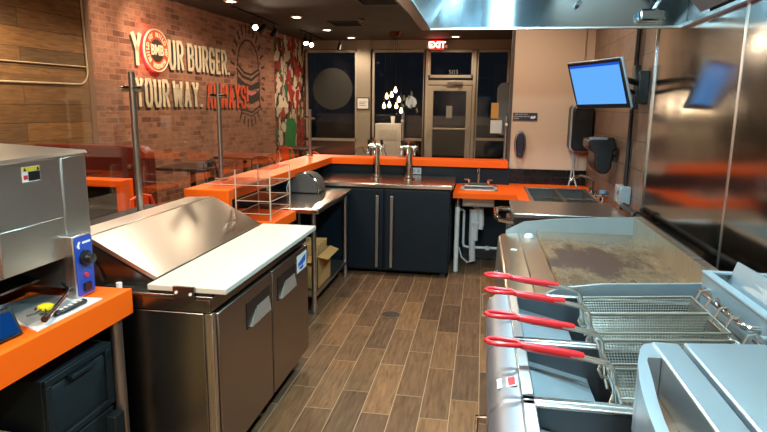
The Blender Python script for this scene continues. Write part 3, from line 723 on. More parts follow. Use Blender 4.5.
# ------------------------------------------------------------------ stainless work table with a domed cover
t = thing('work_table', 'stainless work table with lower shelf before the drink cooler', 'table', (-1.55, 4.9, 0))
part('tabletop', MB().box(-1.78, -1.2, 4.22, 5.4, .81, .85), STEEL_TOP, t, bevel=.008)
part('lower_shelf', MB().box(-1.74, -1.24, 4.28, 5.36, .13, .155), STEEL_Y, t, bevel=.004)
for x in (-1.72, -1.26):
    for y in (4.29, 5.35):
        part('leg', MB().cyl((x, y, .03), (x, y, .81), .02, 14).cyl((x, y, 0), (x, y, .07), .025, 14), STEEL, t)
t = thing('domed_cover', 'dark domed metal cover resting on the stainless work table', 'cover', (-1.56, 5.1, .85))
prof = [(-.145, 0), (-.145, .05), (-.12, .12), (-.07, .165), (0, .18), (.07, .165), (.12, .12), (.145, .05), (.145, 0)]
part('shell', MB().prism([(-1.56+a, 4.98, .852+b) for a, b in prof], (0, .24, 0)), M('grey_metal_cover', (88, 86, 84), .5, .3), t, bevel=.012)
part('end_rim', MB().tube([(-1.56+a, 4.975, .856+b) for a, b in prof], .006, 6), CHROME, t)
part('hinge_knob', MB().sphere((-1.405, 4.98, .89), .014, 10), CHROME, t)
def carton(x, y, z, w, d, h, label, bag=False):
    t = thing('paper_bag_bundle' if bag else 'cardboard_box', label, 'bag' if bag else 'box', (x, y, z))
    if not bag:
        part('carton', MB().box(x-w/2, x+w/2, y-d/2, y-d/2+.006, z, z+h).box(x-w/2, x+w/2, y+d/2-.006, y+d/2, z, z+h).box(x-w/2, x-w/2+.006, y-d/2, y+d/2, z, z+h).box(x+w/2-.006, x+w/2, y-d/2, y+d/2, z, z+h).box(x-w/2, x+w/2, y-d/2, y+d/2, z, z+.006), CARD, t)
        part('flap', MB().prism([(x+w/2, y-d/2, z+h), (x+w/2, y+d/2, z+h), (x+w/2+.08, y+d/2-.02, z+h-.02), (x+w/2+.08, y-d/2+.02, z+h-.02)], (0, 0, .005)), CARD, t)
        part('flap', MB().prism([(x-w/2, y-d/2, z+h), (x+w/2, y-d/2, z+h), (x+w/2-.02, y-d/2-.08, z+h-.03), (x-w/2+.02, y-d/2-.08, z+h-.03)], (0, 0, .005)), CARD, t)
    else:
        for k in range(6):
            part('bag', MB().hexa([(x-w/2+.01*k, y-d/2+k*d/6, z), (x+w/2, y-d/2+k*d/6, z), (x+w/2, y-d/2+(k+.7)*d/6, z), (x-w/2+.01*k, y-d/2+(k+.7)*d/6, z), (x-w/2, y-d/2+k*d/6+.02, z+h-.02*(k % 3)), (x+w/2+.02, y-d/2+k*d/6+.03, z+h-.015*(k % 2)), (x+w/2+.02, y-d/2+(k+.6)*d/6+.03, z+h), (x-w/2, y-d/2+(k+.6)*d/6+.02, z+h)]), CARD, t)
carton(-1.43, 4.6, .156, .34, .4, .27, 'open cardboard box on the lower shelf of the work table')
carton(-1.43, 4.6, .165, .26, .3, .34, 'folded brown paper bags standing in the open cardboard box', True)

# ------------------------------------------------------------------ prep table
t = thing('prep_table', 'stainless two-door sandwich prep table with white cutting board', 'refrigerated table', (-1.4, 2.7, 0))
part('body', MB().box(-1.84, -1.065, 2.07, 3.36, .1, .8), STEEL_SIDE, t, bevel=.004)
part('corner_post', MB().box(-1.065, -1.03, 2.075, 2.105, .1, .8), STEEL, t, bevel=.004)
part('top_rail', MB().box(-1.84, -1.035, 2.065, 3.36, .805, .86).box(-1.84, -1.02, 2.06, 3.37, .86, .875), STEEL_SIDE, t, bevel=.003)
part('gasket', MB().box(-1.063, -1.058, 2.11, 3.35, .1, .8), DARKGAP, t)
for y0, y1, hy in ((2.112, 2.715, 2.39), (2.735, 3.345, 2.8)):
    d = part('door', MB().box(-1.056, -1.022, y0, y1, .125, .792), STEEL_DOOR, t, bevel=.005)
    fr = part('handle_bezel', MB().prism([(-1.022, a, b) for a, b in ((hy, .612), (hy, .735), (hy+.3, .735), (hy+.3, .612))], (.003, 0, 0)), BLACK, d)
    part('pull_plate', MB().hexa([(-1.02, hy+.03, .615), (-1.02, hy+.27, .615), (-1.02, hy+.26, .685), (-1.02, hy+.12, .685), (-1.006, hy+.03, .615), (-1.006, hy+.28, .615), (-1.015, hy+.27, .688), (-1.015, hy+.12, .688)]), M('pull_plate_steel', (176, 156, 140), .4, .4), d, label='bright pull plate in a black recess')
part('kick_rail', MB().box(-1.8, -1.08, 2.1, 3.33, .06, .1), BLACKM, t)
for x in (-1.75, -1.13):
    for y in (2.15, 3.28): part('caster', MB().cyl((x-.015, y, .03), (x+.015, y, .03), .03, 16).box(x-.02, x+.02, y-.015, y+.015, .03, .065), BLACK, t)
part('cutting_board', MB().box(-1.3, -.965, 2.065, 3.34, .885, .91), BOARD, t, bevel=.004, label='long white cutting board')
br = part('board_bracket', MB().box(-1.18, -1.09, 2.048, 2.062, .86, .913), STEEL_SIDE, t)
part('screw', MB().cyl((-1.165, 2.044, .89), (-1.165, 2.05, .89), .006, 10), WHITE, br); part('screw', MB().cyl((-1.105, 2.044, .885), (-1.105, 2.05, .885), .006, 10), WHITE, br)
part('board_support', MB().box(-1.3, -1.03, 2.075, 3.33, .875, .885), DARKGAP, t)
lid = part('lid', MB().prism([(-1.305, 2.15, .914), (-1.6, 2.15, 1.068), (-1.618, 2.15, 1.066), (-1.618, 2.15, 1.052), (-1.315, 2.15, .898)], (0, 1.165, 0)), STEEL_SHINY, t, bevel=.002, label='sloping polished lid')
part('lid_handle', MB().tube([(-1.38, 2.98, .955), (-1.37, 2.98, .975), (-1.37, 3.1, .975), (-1.38, 3.1, .955)], .005, 6), WIRE, lid)
for yy in (2.155, 3.3):
    part('lid_end', MB().prism([(-1.325, yy, .89), (-1.615, yy, 1.045), (-1.8, yy, 1.02), (-1.8, yy, .876), (-1.325, yy, .876)], (0, .008, 0)), STEEL_SIDE, t)
part('rear_cover', MB().prism([(-1.632, 2.15, 1.066), (-1.78, 2.15, 1.058), (-1.83, 2.15, 1.02), (-1.83, 2.15, .88), (-1.82, 2.15, .88), (-1.78, 2.15, 1.045), (-1.632, 2.15, 1.05)], (0, 1.18, 0)), STEEL_SHINY, t, bevel=.002)
part('hinge_rod', MB().tube([(-1.62, 2.145, 1.02), (-1.55, 2.14, .885)], .005, 6).tube([(-1.5, 2.1, .881), (-1.38, 2.1, .881)], .004, 6), BLACKM, t)
part('hinge_pin', MB().cyl((-1.44, 2.09, .876), (-1.44, 2.09, .9), .012, 12), WHITE, t, label='small white plastic hinge pin')
st = part('maker_label', MB().box(-1.0215, -1.0195, 3.13, 3.31, .665, .765), WHITE, t, label='white and blue maker label')
part('label_mark', MB().prism([(-1.0195, a, b) for a, b in ((3.15, .72), (3.29, .75), (3.29, .712), (3.24, .7), (3.15, .7))], (.001, 0, 0)).prism([(-1.0195, a, b) for a, b in ((3.16, .69), (3.2, .675), (3.25, .68), (3.24, .695))], (.001, 0, 0)), M('label_blue', (40, 90, 180), .5), st)

# ------------------------------------------------------------------ left counter with toaster and bits
t = thing('orange_counter', 'orange laminate counter carrying the toaster', 'counter', (-1.7, 1.2, 0))
part('worktop', MB().box(-2.05, -1.366, -.6, 2.03, .84, .9), ORANGE, t, bevel=.004)
part('front_edge', MB().box(-1.366, -1.345, -.6, 2.03, .8, .9), ORANGE, t)
for y in (1.985, .2):
    part('leg', MB().cyl((-1.395, y, 0), (-1.395, y, .84), .024, 16), POST, t)
part('leg', MB().cyl((-1.98, 1.97, 0), (-1.98, 1.97, .84), .024, 16), POST, t)
struct('wall_counter_back', MB().box(-2.2, -2.1, -.6, 3.55, 0, .96), NAVY)
# conveyor toaster: front at x=-1.55
t = thing('conveyor_toaster', 'big stainless conveyor toaster on the orange counter', 'toaster', (-1.8, 1.55, .9))
X = -1.5
part('shell', MB().box(-2.08, X, 1.0, 1.545, .93, 1.43).box(-2.08, X, 1.545, 1.89, 1.055, 1.43).box(-2.08, X, 1.89, 2.03, .93, 1.43).box(-2.08, -1.9, 1.545, 1.89, .93, 1.055), STEEL_H, t, bevel=.008)
part('front_panel', MB().box(X, X+.006, 1.58, 1.87, 1.06, 1.21), STEEL_H, t, bevel=.002, label='paler inset front panel')
part('top_hood', MB().hexa([(-2.08, 1.0, 1.43), (X+.012, 1.0, 1.41), (X+.012, 2.035, 1.43), (-2.08, 2.035, 1.43), (-2.08, 1.0, 1.46), (X, 1.0, 1.425), (X, 2.035, 1.445), (-2.08, 2.035, 1.47)]), STEEL_H, t, bevel=.006)
part('chute', MB().prism([(-1.9, 1.56, 1.03), (-1.6, 1.56, .975), (-1.6, 1.56, .968), (-1.9, 1.56, 1.02)], (0, .29, 0)), STEEL_SIDE, t)
part('top_grille', MB().box(-1.86, -1.68, 1.5, 1.82, 1.444, 1.456), BLACK, t)
part('foot', MB().cyl((-1.58, 1.1, .9), (-1.58, 1.1, .93), .02, 12).cyl((-1.58, 1.97, .9), (-1.58, 1.97, .93), .02, 12).cyl((-2.0, 2.0, .9), (-2.0, 2.0, .93), .02, 12), BLACK, t)
cb = part('control_box', MB().box(-1.5, -1.455, 1.86, 1.965, .902, 1.14), STEEL, t, bevel=.004)
part('control_panel', MB().prism([(-1.455, a, b) for a, b in rrect(1.865, 1.96, .91, 1.133, .012)], (.003, 0, 0)), BLUE, cb, label='blue control panel')
part('dial', MB().lathe([(.03, -1.452), (.03, -1.44), (.02, -1.437), (.018, -1.415), (.001, -1.413)], (0, 1.912, 1.05), 18, 'X'), BLACK, cb, label='round black dial')
part('indicator_lamp', MB().cyl((-1.453, 1.912, .985), (-1.445, 1.912, .985), .009, 12), RED, cb)
part('switch', MB().box(-1.453, -1.443, 1.895, 1.93, .925, .955), BLACK, cb)
part('panel_mark', MB().prism([(-1.452, 1.875+a, 1.1+b) for a, b in ((0, 0), (.012, .016), (.02, .014), (.012, .002), (.014, -.012), (.006, -.01))], (.0015, 0, 0)).box(-1.4515, -1.4505, 1.905, 1.95, 1.105, 1.113), WHITE, cb)
wl = part('warning_label', MB().box(X, X+.002, 1.705, 1.785, 1.357, 1.408), PAPER, t, label='yellow topped warning label')
part('label_band', MB().box(X+.002, X+.003, 1.707, 1.783, 1.393, 1.406), YELLOW, wl)
part('label_block', MB().box(X+.002, X+.003, 1.73, 1.783, 1.36, 1.391), BLACK, wl)
part('label_triangle', MB().prism([(X+.003, a, b) for a, b in ((1.71, 1.394), (1.722, 1.394), (1.716, 1.405))], (.001, 0, 0)).prism([(X+.003, a, b) for a, b in ((1.768, 1.394), (1.78, 1.394), (1.774, 1.405))], (.001, 0, 0)), BLACK, wl)
part('label_hand', MB().box(X+.002, X+.003, 1.709, 1.727, 1.366, 1.38), RED, wl)
# papers and parts on the counter
tag(part('paper_sheet', MB().prism([(-1.7, 1.7, .9), (-1.375, 1.56, .9), (-1.375, 1.89, .9), (-1.62, 1.88, .9)], (0, 0, .004)), PAPER, base=(-1.5, 1.75, .9)), 'white paper lying on the orange counter before the toaster', 'paper')
mb = MB(); g = []
for i in range(9):
    row = []
    for j in range(9):
        a, b = i/8, j/8
        x = -1.66+.25*a+.03*b; y = 1.73-.17*a+.2*b
        row.append(mb.bm.verts.new((x, y, .908+.012*random.random()+.012*math.sin(PI*a)*math.sin(PI*b))))
    g.append(row)
for i in range(8):
    for j in range(8): mb._f([g[i][j], g[i+1][j], g[i+1][j+1], g[i][j+1]])
tag(part('plastic_bag', mb, PLASTBAG, base=(-1.52, 1.74, .905)), 'crumpled clear plastic bag on the white paper', 'bag')
t = thing('yellow_tag', 'small yellow plastic tag with dangling wires on the paper', 'tag', (-1.455, 1.7, .92))
part('tag_body', MB().lathe([(.02, .92), (.026, .925), (.026, .935), (.015, .94)], (-1.455, 1.7, 0), 8), YELLOW, t)
part('wire', MB().tube([(-1.45, 1.69, .93), (-1.42, 1.66, .925), (-1.43, 1.64, .925)], .003, 6).tube([(-1.455, 1.69, .93), (-1.45, 1.65, .925), (-1.46, 1.62, .925)], .003, 6).tube([(-1.47, 1.71, .93), (-1.49, 1.72, .93), (-1.48, 1.68, .925)], .003, 6), BLACK, t)
t = thing('probe_thermometer', 'slim steel probe lying diagonally across the paper', 'thermometer', (-1.47, 1.72, .92))
part('tube', MB().tube([(-1.375, 1.6, .93), (-1.41, 1.69, .93), (-1.47, 1.83, .935)], [.009, .009, .008], 12), CHROME, t)
part('cap', MB().tube([(-1.372, 1.592, .93), (-1.382, 1.617, .93)], .011, 12), BLACK, t)
part('lead', MB().tube([(-1.47, 1.83, .935), (-1.485, 1.86, .94), (-1.52, 1.87, .96)], .007, 8), BLACK, t)
t = thing('remote_control', 'black handheld remote lying on the paper by the counter edge', 'remote', (-1.4, 1.76, .91))
part('case', MB().prism([(-1.42, 1.68, .906), (-1.392, 1.675, .906), (-1.388, 1.83, .906), (-1.416, 1.835, .906)], (0, 0, .016)), BLACK, t, bevel=.008)
mb = MB()
for k in range(5): mb.box(-1.411, -1.396, 1.7+k*.024, 1.712+k*.024, .922, .924)
part('buttons', mb, WHITE, t)
t = thing('payment_tablet', 'small black tablet with a blue screen at the left picture edge', 'tablet', (-1.42, 1.45, .9))
part('case', MB().prism([(-1.41, 1.36, .905), (-1.395, 1.53, .905), (-1.43, 1.53, .99), (-1.445, 1.36, .99)], (-.02, .002, 0)), BLACK, t, bevel=.004)
part('screen', MB().prism([(-1.4105, 1.375, .917), (-1.3975, 1.515, .917), (-1.425, 1.515, .982), (-1.438, 1.375, .982)], (.002, 0, 0)), emit('blue_screen', (14, 62, 122), .9), t)
part('stand', MB().prism([(-1.47, 1.4, .902), (-1.43, 1.4, .902), (-1.45, 1.4, .97)], (0, .1, 0)), BLACK, t)
# safe under the counter
t = thing('drop_safe', 'dark slate drop safe on the floor under the orange counter', 'safe', (-1.75, 1.95, 0))
part('body', MB().box(-1.9, -1.415, 1.6, 1.955, 0, .705), SAFE, t, bevel=.006)
part('hopper_frame', MB().box(-1.415, -1.4, 1.6, 1.955, .45, .475).box(-1.415, -1.4, 1.6, 1.955, .68, .705).box(-1.415, -1.4, 1.6, 1.63, .475, .68).box(-1.415, -1.4, 1.92, 1.955, .475, .68), SAFE, t, bevel=.003)
part('hopper_flap', MB().hexa([(-1.415, 1.635, .48), (-1.412, 1.635, .48), (-1.412, 1.915, .48), (-1.415, 1.915, .48), (-1.415, 1.635, .665), (-1.408, 1.635, .655), (-1.408, 1.915, .655), (-1.415, 1.915, .665)]), SAFE, t)
part('flap_pull', MB().box(-1.41, -1.385, 1.71, 1.84, .66, .675), SAFE, t, bevel=.003)
part('door', MB().box(-1.415, -1.402, 1.61, 1.945, .03, .44), SAFE, t, bevel=.004)
part('lock_housing', MB().box(-1.402, -1.36, 1.89, 1.95, .3, .42), SAFE, t, bevel=.004)
part('key_slot', MB().box(-1.38, -1.358, 1.905, 1.93, .315, .335), BLACK, t)
t = thing('cardboard_carton', 'pale brown cardboard carton beside the safe at the lower left picture corner', 'box', (-1.5, 1.4, 0))
part('side_panel', MB().box(-1.7, -1.44, 1.2, 1.57, 0, .5), CARD, t, bevel=.03)
part('top_flap', MB().prism([(-1.7, 1.2, .5), (-1.44, 1.2, .5), (-1.46, 1.57, .52), (-1.7, 1.57, .53)], (0, 0, .006)), CARD, t)
# clear acrylic rack behind the prep table
t = thing('acrylic_rack', 'clear three-tier acrylic display rack on the lower orange counter', 'rack', (-1.5, 3.85, .86))
edge = M('acrylic_edge', (206, 176, 150), .2, var=.03)
for z, x0, x1, y0, y1 in ((.9, -1.6, -1.36, 3.64, 4.05), (.985, -1.6, -1.36, 3.64, 4.05), (1.09, -1.82, -1.36, 3.64, 4.05)):
    s_ = part('shelf', MB().box(x0, x1, y0, y1, z, z+.006), ACRYL, t)
    part('lip', MB().tube([(x0, y0, z+.008), (x1, y0, z+.008), (x1, y1, z+.008), (x0, y1, z+.008)], .003, 6, True), edge, s_)
for x, y in ((-1.605, 3.645), (-1.365, 3.645), (-1.605, 4.045), (-1.365, 4.045)):
    part('upright', MB().box(x-.004, x+.004, y-.004, y+.004, .862, 1.2), edge, t)
part('hood_panel', MB().box(-1.82, -1.36, 3.64, 4.05, 1.2, 1.206), ACRYL, t)
part('front_pane', MB().box(-1.6, -1.37, 3.64, 3.645, .862, 1.2), ACRYL, t)

# ------------------------------------------------------------------ sink counter on the right back
t = thing('sink_counter', 'orange L-shaped sink counter against the beige back wall', 'counter', (.4, 5.9, 0))
part('worktop', MB().box(-.25, -.17, 5.56, 6.29, .77, .82).box(-.17, .15, 5.56, 5.78, .77, .82).box(-.17, .15, 6.14, 6.29, .77, .82).box(.15, .46, 5.56, 6.29, .77, .82).box(.305, .46, 6.29, 6.435, .77, .82).box(.34, .46, 4.95, 5.56, .77, .82).box(.46, 1.03, 4.95, 5.1, .77, .82).box(.46, 1.03, 6.08, 6.435, .77, .82).box(1.03, 1.095, 4.95, 6.435, .77, .82), ORANGE, t)
part('leg', MB().cyl((-.21, 5.74, 0), (-.21, 5.74, .66), .024, 14), WHITE, t)
part('leg_sleeve', MB().cyl((-.21, 5.74, .66), (-.21, 5.74, .77), .027, 14), POST, t)
part('leg', MB().cyl((.4, 5.02, 0), (.4, 5.02, .77), .02, 14), POST, t)
def basin(mb, x0, x1, y0, y1, zt, d, w=.012):
    mb.box(x0, x1, y0, y0+w, zt-d, zt).box(x0, x1, y1-w, y1, zt-d, zt).box(x0, x0+w, y0, y1, zt-d, zt).box(x1-w, x1, y0, y1, zt-d, zt).box(x0, x1, y0, y1, zt-d-.01, zt-d)
    return mb
t = thing('hand_sink', 'small stainless hand sink with faucet set in the orange counter', 'sink', (0, 5.96, .6))
part('basin', basin(MB(), -.17, .15, 5.78, 6.14, .828, .16), M('satin_sink_steel', (186, 182, 176), .4, .5), t, bevel=.004)
part('rim', MB().box(-.19, .17, 5.765, 5.795, .821, .829).box(-.19, .17, 6.06, 6.155, .821, .829).box(-.19, -.155, 5.765, 6.155, .821, .829).box(.135, .17, 5.765, 6.155, .821, .829), M('bright_sink_rim', (214, 208, 200), .35, .4), t, bevel=.002)
fz = .829
fa = part('faucet', MB().tube([(-.02, 6.1, fz), (-.02, 6.1, fz+.14), (-.02, 6.08, fz+.17), (-.02, 6.03, fz+.18), (-.02, 5.99, fz+.165), (-.02, 5.98, fz+.13)], .011, 10).box(-.12, .08, 6.08, 6.12, fz, fz+.03), CHROME, t)
for dx in (-.1, .1):
    part('tap_handle', MB().cyl((-.02+dx, 6.1, fz+.02), (-.02+dx, 6.1, fz+.06), .018, 12).tube([(-.02+dx, 6.1, fz+.06), (-.02+dx*1.4, 6.06, fz+.065)], .008, 8), CHROME, fa)
t = thing('drain_pipe', 'white plastic drain pipe and trap under the hand sink', 'pipe', (-.03, 5.95, .05))
part('tailpiece', MB().cyl((-.03, 5.95, .28), (-.03, 5.95, .655), .03, 16).cyl((-.03, 5.95, .44), (-.03, 5.95, .47), .042, 16), PVC, t)
part('trap', MB().tube([(.02, 5.95, .62), (.03, 5.95, .45), (.02, 5.95, .4)], .028, 14).tube([(-.06, 5.96, .6), (-.06, 5.96, .3), (-.05, 5.96, .06)], .034, 14), PVC, t)
part('supply_pipe', MB().tube([(-.2, 5.97, .59), (-.17, 5.97, .595), (-.15, 5.97, .58), (-.15, 5.97, .24), (-.14, 5.97, .21), (-.1, 5.97, .2), (.3, 5.97, .2)], .014, 10).cyl((.1, 5.97, .18), (.1, 5.97, .22), .022, 10), PVC, t)
part('hose', MB().tube([(-.19, 5.95, .2), (-.16, 5.93, .1), (-.1, 5.92, .05), (-.05, 5.94, .06), (-.03, 5.95, .12)], .008, 8), PVC, t)
struct('baseboard_back', MB().box(-.27, RX, 6.28, 6.31, 0, .12), M('dark_base', (40, 38, 38), .5))
struct('wall_under_sink', MB().box(.3, RX, 6.32, PY, 0, .768), NAVY)
t = thing('compartment_sink', 'stainless compartment sink with faucet in the orange counter behind the griddle', 'sink', (.75, 5.6, .55))
part('basin', basin(basin(MB(), .46, .745, 5.1, 6.08, .828, .22), .745, 1.03, 5.1, 6.08, .828, .22), M('shaded_sink_steel', (96, 94, 90), .5, .7), t, bevel=.004)  # darker than the rim: shade inside the basins is put into the colour
part('rim', MB().box(.44, 1.05, 5.085, 5.115, .821, .83).box(.44, 1.05, 6.05, 6.1, .821, .83).box(.44, .47, 5.085, 6.1, .821, .83).box(1.02, 1.05, 5.085, 6.1, .821, .83), STEEL, t, bevel=.002)
part('inner_ledge', MB().cyl((.47, 5.55, .8), (1.02, 5.55, .8), .012, 10), CHROME, t)
fa = part('faucet', MB().tube([(1.06, 5.75, .82), (1.06, 5.75, .95), (1.03, 5.75, .985), (.93, 5.74, 1.0), (.86, 5.73, .98), (.85, 5.73, .95)], .012, 10), CHROME, t)
part('tap_handle', MB().cyl((1.06, 5.65, .83), (1.06, 5.65, .88), .02, 12), CHROME, fa); part('tap_handle', MB().cyl((1.06, 5.85, .83), (1.06, 5.85, .88), .02, 12), CHROME, fa)
t = thing('spray_valve', 'chrome valve with blue collar beside the compartment sink', 'valve', (1.06, 5.3, .82))
part('body', MB().cyl((1.06, 5.3, .82), (1.06, 5.3, .92), .025, 14).cyl((1.0, 5.3, .88), (1.09, 5.3, .88), .02, 12), CHROME, t)
part('collar', MB().cyl((1.06, 5.3, .9), (1.06, 5.3, .925), .03, 14), M('light_blue_collar', (110, 160, 200), .4), t)

# back wall fittings
t = thing('hand_wash_sign', 'dark hand washing notice with white print on the beige wall', 'sign', (.43, PY, 1.53))
part('board', MB().box(.315, .565, PY-.012, PY-.002, 1.495, 1.575), PURPLE, t, bevel=.002)
for s_, z in (('EMPLOYEES MUST', 1.558), ('WASH HANDS BEFORE', 1.536), ('WORK', 1.514)):
    text('print', s_, .017, WHITE, t, (.40 if s_ != 'WORK' else .35, PY-.0125, z), FACE_CAM, .0004)
part('hands_symbol', MB().prism([(.505+a, PY-.012, 1.525+b) for a, b in ((-.015, 0), (.0, -.012), (.03, -.01), (.045, .006), (.035, .022), (.02, .012), (.005, .02))], (0, -.001, 0)), WHITE, t)
t = thing('wall_mounted_soap_dispenser', 'dark oval soap dispenser on the beige wall beside the window', 'dispenser', (.4, PY, 1.1))
part('shell', MB().prism([(.4+.062*math.cos(2*PI*k/24)*(1 if math.sin(2*PI*k/24) > -.6 else 1.05), PY-.002, 1.25+.14*math.sin(2*PI*k/24)) for k in range(24)], (0, -.06, 0)), POST, t, bevel=.012, label='grey outer shell')
part('front', MB().prism([(.4+.047*math.cos(2*PI*k/24), PY-.06, 1.25+.12*math.sin(2*PI*k/24)) for k in range(24)], (0, -.03, 0)), M('dark_plum_plastic', (34, 20, 40), .25), t, bevel=.012)
part('push_bar', MB().box(.365, .435, PY-.1, PY-.05, 1.115, 1.155), BLACK, t, bevel=.008)
t = thing('towel_dispenser', 'large black paper towel dispenser on the wall below the screen', 'dispenser', (.95, 6.1, 1.2))
part('shell', MB().prism([(a, 6.44, b) for a, b in rrect(.88, 1.09, 1.2, 1.66, .05)], (0, -.24, 0)), BLACK, t, bevel=.02)
part('side_band', MB().prism([(a, 6.2, b) for a, b in rrect(.873, 1.097, 1.193, 1.667, .055)], (0, -.02, 0)), GREYBOX, t, bevel=.004, label='grey rim of the dispenser')
part('front', MB().prism([(a, 6.18, b) for a, b in rrect(.885, 1.09, 1.205, 1.655, .05)], (0, -.05, 0)), BLACK, t, bevel=.02)
part('window', MB().lathe([(.05, 6.13), (.05, 6.125)], (.97, 0, 1.55), 20, 'Y'), BLACKM, t)
t = thing('wall_mounted_printer', 'black ticket printer on a wall bracket below the order screen', 'printer', (.98, 5.2, 1.1))
part('bracket', MB().box(1.0, 1.09, 5.05, 5.35, 1.2, 1.24), BLACKM, t)
part('case', MB().prism([(x, 5.0, z) for x, z in ((.86, 1.38), (1.06, 1.4), (1.085, 1.3), (1.06, 1.28), (1.05, 1.15), (1.02, 1.1), (.96, 1.1), (.92, 1.15), (.91, 1.27), (.86, 1.31))], (0, .3, 0)), BLACK, t, bevel=.015)
part('paper_slot', MB().box(.86, 1.0, 4.995, 5.0, 1.38, 1.4), GREYBOX, t)
t = thing('power_cord', 'grey looping cords hanging below the towel dispenser', 'cord', (.95, 6.3, .9))
part('cord', MB().tube([(.93, 6.3, 1.2), (.935, 6.3, 1.05), (.92, 6.28, .9), (.9, 6.25, .83)], .007, 8), GREYBOX, t); part('cord', MB().tube([(.945, 6.3, 1.2), (.945, 6.3, 1.05), (.955, 6.28, .92), (.98, 6.22, .83)], .007, 8), GREYBOX, t)
# order screen on arm
t = thing('order_screen', 'order display screen with a blue picture on a black wall arm', 'screen', (.8, 4.45, 1.6))
c = Vector((.737, 4.15, 1.778)); ax = Vector((.544, -.839, .017)).normalized(); up_ = Vector((-.295, -.172, .94)); up_ = (up_-ax*up_.dot(ax)).normalized(); nn = ax.cross(up_)
def sc(a, b, d): return c+ax*a+up_*b-nn*d*-1
def slab(a0, a1, b0, b1, d0, d1):
    return MB().hexa([c+ax*a0+up_*b0+nn*d0, c+ax*a1+up_*b0+nn*d0, c+ax*a1+up_*b0+nn*d1, c+ax*a0+up_*b0+nn*d1,
                      c+ax*a0+up_*b1+nn*d0, c+ax*a1+up_*b1+nn*d0, c+ax*a1+up_*b1+nn*d1, c+ax*a0+up_*b1+nn*d1])
part('case', slab(-.242, .242, -.161, .161, 0, -.03), BLACK, t, bevel=.004)
part('bezel_edge', slab(-.245, .245, -.164, .164, -.008, -.026), GREYBOX, t, bevel=.003)
part('screen', slab(-.222, .222, -.13, .14, .002, 0), emit('screen_blue', (96, 166, 246), 1.05), t)
part('title_bar', slab(-.222, .222, .124, .1405, .003, .0), emit('screen_dark_blue', (30, 84, 200), 1.0), t)
part('arm', MB().tube([c-nn*.035+ax*.05, c-nn*.12+ax*.1, (1.04, 4.36, 1.8)], .02, 10).tube([c-nn*.035+ax*.05+Vector((0, 0, -.06)), c-nn*.12+ax*.1+Vector((0, 0, -.06)), (1.04, 4.38, 1.73)], .015, 10), BLACK, t)
part('wall_mount', MB().box(1.03, 1.095, 4.28, 4.46, 1.66, 1.88).box(1.01, 1.05, 4.33, 4.42, 1.62, 1.92), BLACK, t, bevel=.006)
t = thing('wall_conduit', 'dark vertical conduit with cable running down the tiled wall', 'conduit', (1.08, 4.62, 1.0))
part('pipe', MB().cyl((1.08, 4.62, 1.05), (1.08, 4.62, CZ), .016, 12), BLACK, t); part('cable', MB().tube([(1.075, 4.56, CZ), (1.075, 4.56, 1.8), (1.06, 4.55, 1.4), (1.07, 4.56, 1.05)], .01, 8), BLACKM, t)
t = thing('wall_mounted_junction_box', 'pair of grey junction boxes at the foot of the wall conduit', 'electrical box', (1.05, 4.6, .92))
part('box', MB().box(1.02, 1.097, 4.5, 4.58, .93, 1.06), GREYBOX, t, bevel=.005); part('box', MB().box(1.02, 1.097, 4.6, 4.68, .93, 1.06), GREYBOX, t, bevel=.005)
part('clip', MB().box(1.01, 1.021, 4.53, 4.55, 1.0, 1.03), CHROME, t); part('clip', MB().box(1.01, 1.021, 4.63, 4.65, 1.0, 1.03), CHROME, t)

# ------------------------------------------------------------------ fridge behind griddle
t = thing('undercounter_fridge', 'stainless undercounter fridge with a curved bar handle behind the griddle', 'fridge', (.6, 4.3, 0))
part('body', MB().box(.24, .98, 4.14, 4.7, .08, .868), STEEL_SIDE, t, bevel=.005)
part('worktop', MB().box(.235, 1.0, 4.12, 4.72, .868, .9), STEEL, t, bevel=.008)
part('handle', MB().tube([(.25, 4.6, .845), (.17, 4.6, .85), (.13, 4.55, .85), (.125, 4.3, .845), (.15, 4.2, .835), (.25, 4.17, .825)], .018, 12), CHROME, t, label='curved bar handle')
part('door', MB().box(.215, .24, 4.16, 4.68, .12, .8), STEEL_SIDE, t, bevel=.004)
for x in (.3, .9):
    for y in (4.2, 4.64): part('caster', MB().cyl((x-.015, y, .04), (x+.015, y, .04), .04, 14), BLACK, t)
t = thing('gas_pipe', 'dark pipe with fittings running along the wall behind the griddle', 'pipe', (1.03, 3.6, .9))
part('pipe', MB().tube([(1.03, 4.47, .93), (1.03, 3.0, .93), (1.0, 2.4, .93)], .02, 10), BLACKM, t); part('fitting', MB().cyl((1.03, 4.0, .93), (1.03, 4.06, .93), .032, 10), BLACK, t)
part('end_cap', MB().cyl((1.03, 4.4, .93), (1.03, 4.46, .93), .03, 12), CHROME, t)

# ------------------------------------------------------------------ griddle
t = thing('flat_top_griddle', 'large stainless flat-top griddle with a browned plate', 'griddle', (.5, 2.8, 0))
GY0, GY1 = 2.13, 3.42
part('body', MB().box(.19, .93, GY0, GY1, .55, .88), STEEL_SIDE, t, bevel=.005)
part('control_panel', MB().prism([(.24, GY0, .905), (.145, GY0, .9), (.118, GY0, .885), (.105, GY0, .62), (.2, GY0, .6)], (0, GY1-GY0, 0)), steel('griddle_front', (206, 190, 166), .3, (1, 30, 1)), t, bevel=.012)
part('grease_trough', MB().box(.235, .33, GY0+.01, GY1-.01, .88, .9), steel('griddle_trough', (190, 170, 146), .3, (1, 30, 1)), t)
part('plate', MB().box(.33, .86, GY0+.01, GY1-.01, .88, .925), GRID, t, label='browned cooking plate'); pl = bpy.data.objects['plate']
part('splash_far', MB().prism([(.16, GY1-.012, .88), (.9, GY1-.012, .88), (.9, GY1-.012, 1.03), (.45, GY1-.012, 1.0), (.26, GY1-.012, .975), (.16, GY1-.012, .92)], (0, .014, 0)), STEEL_FRY, t)
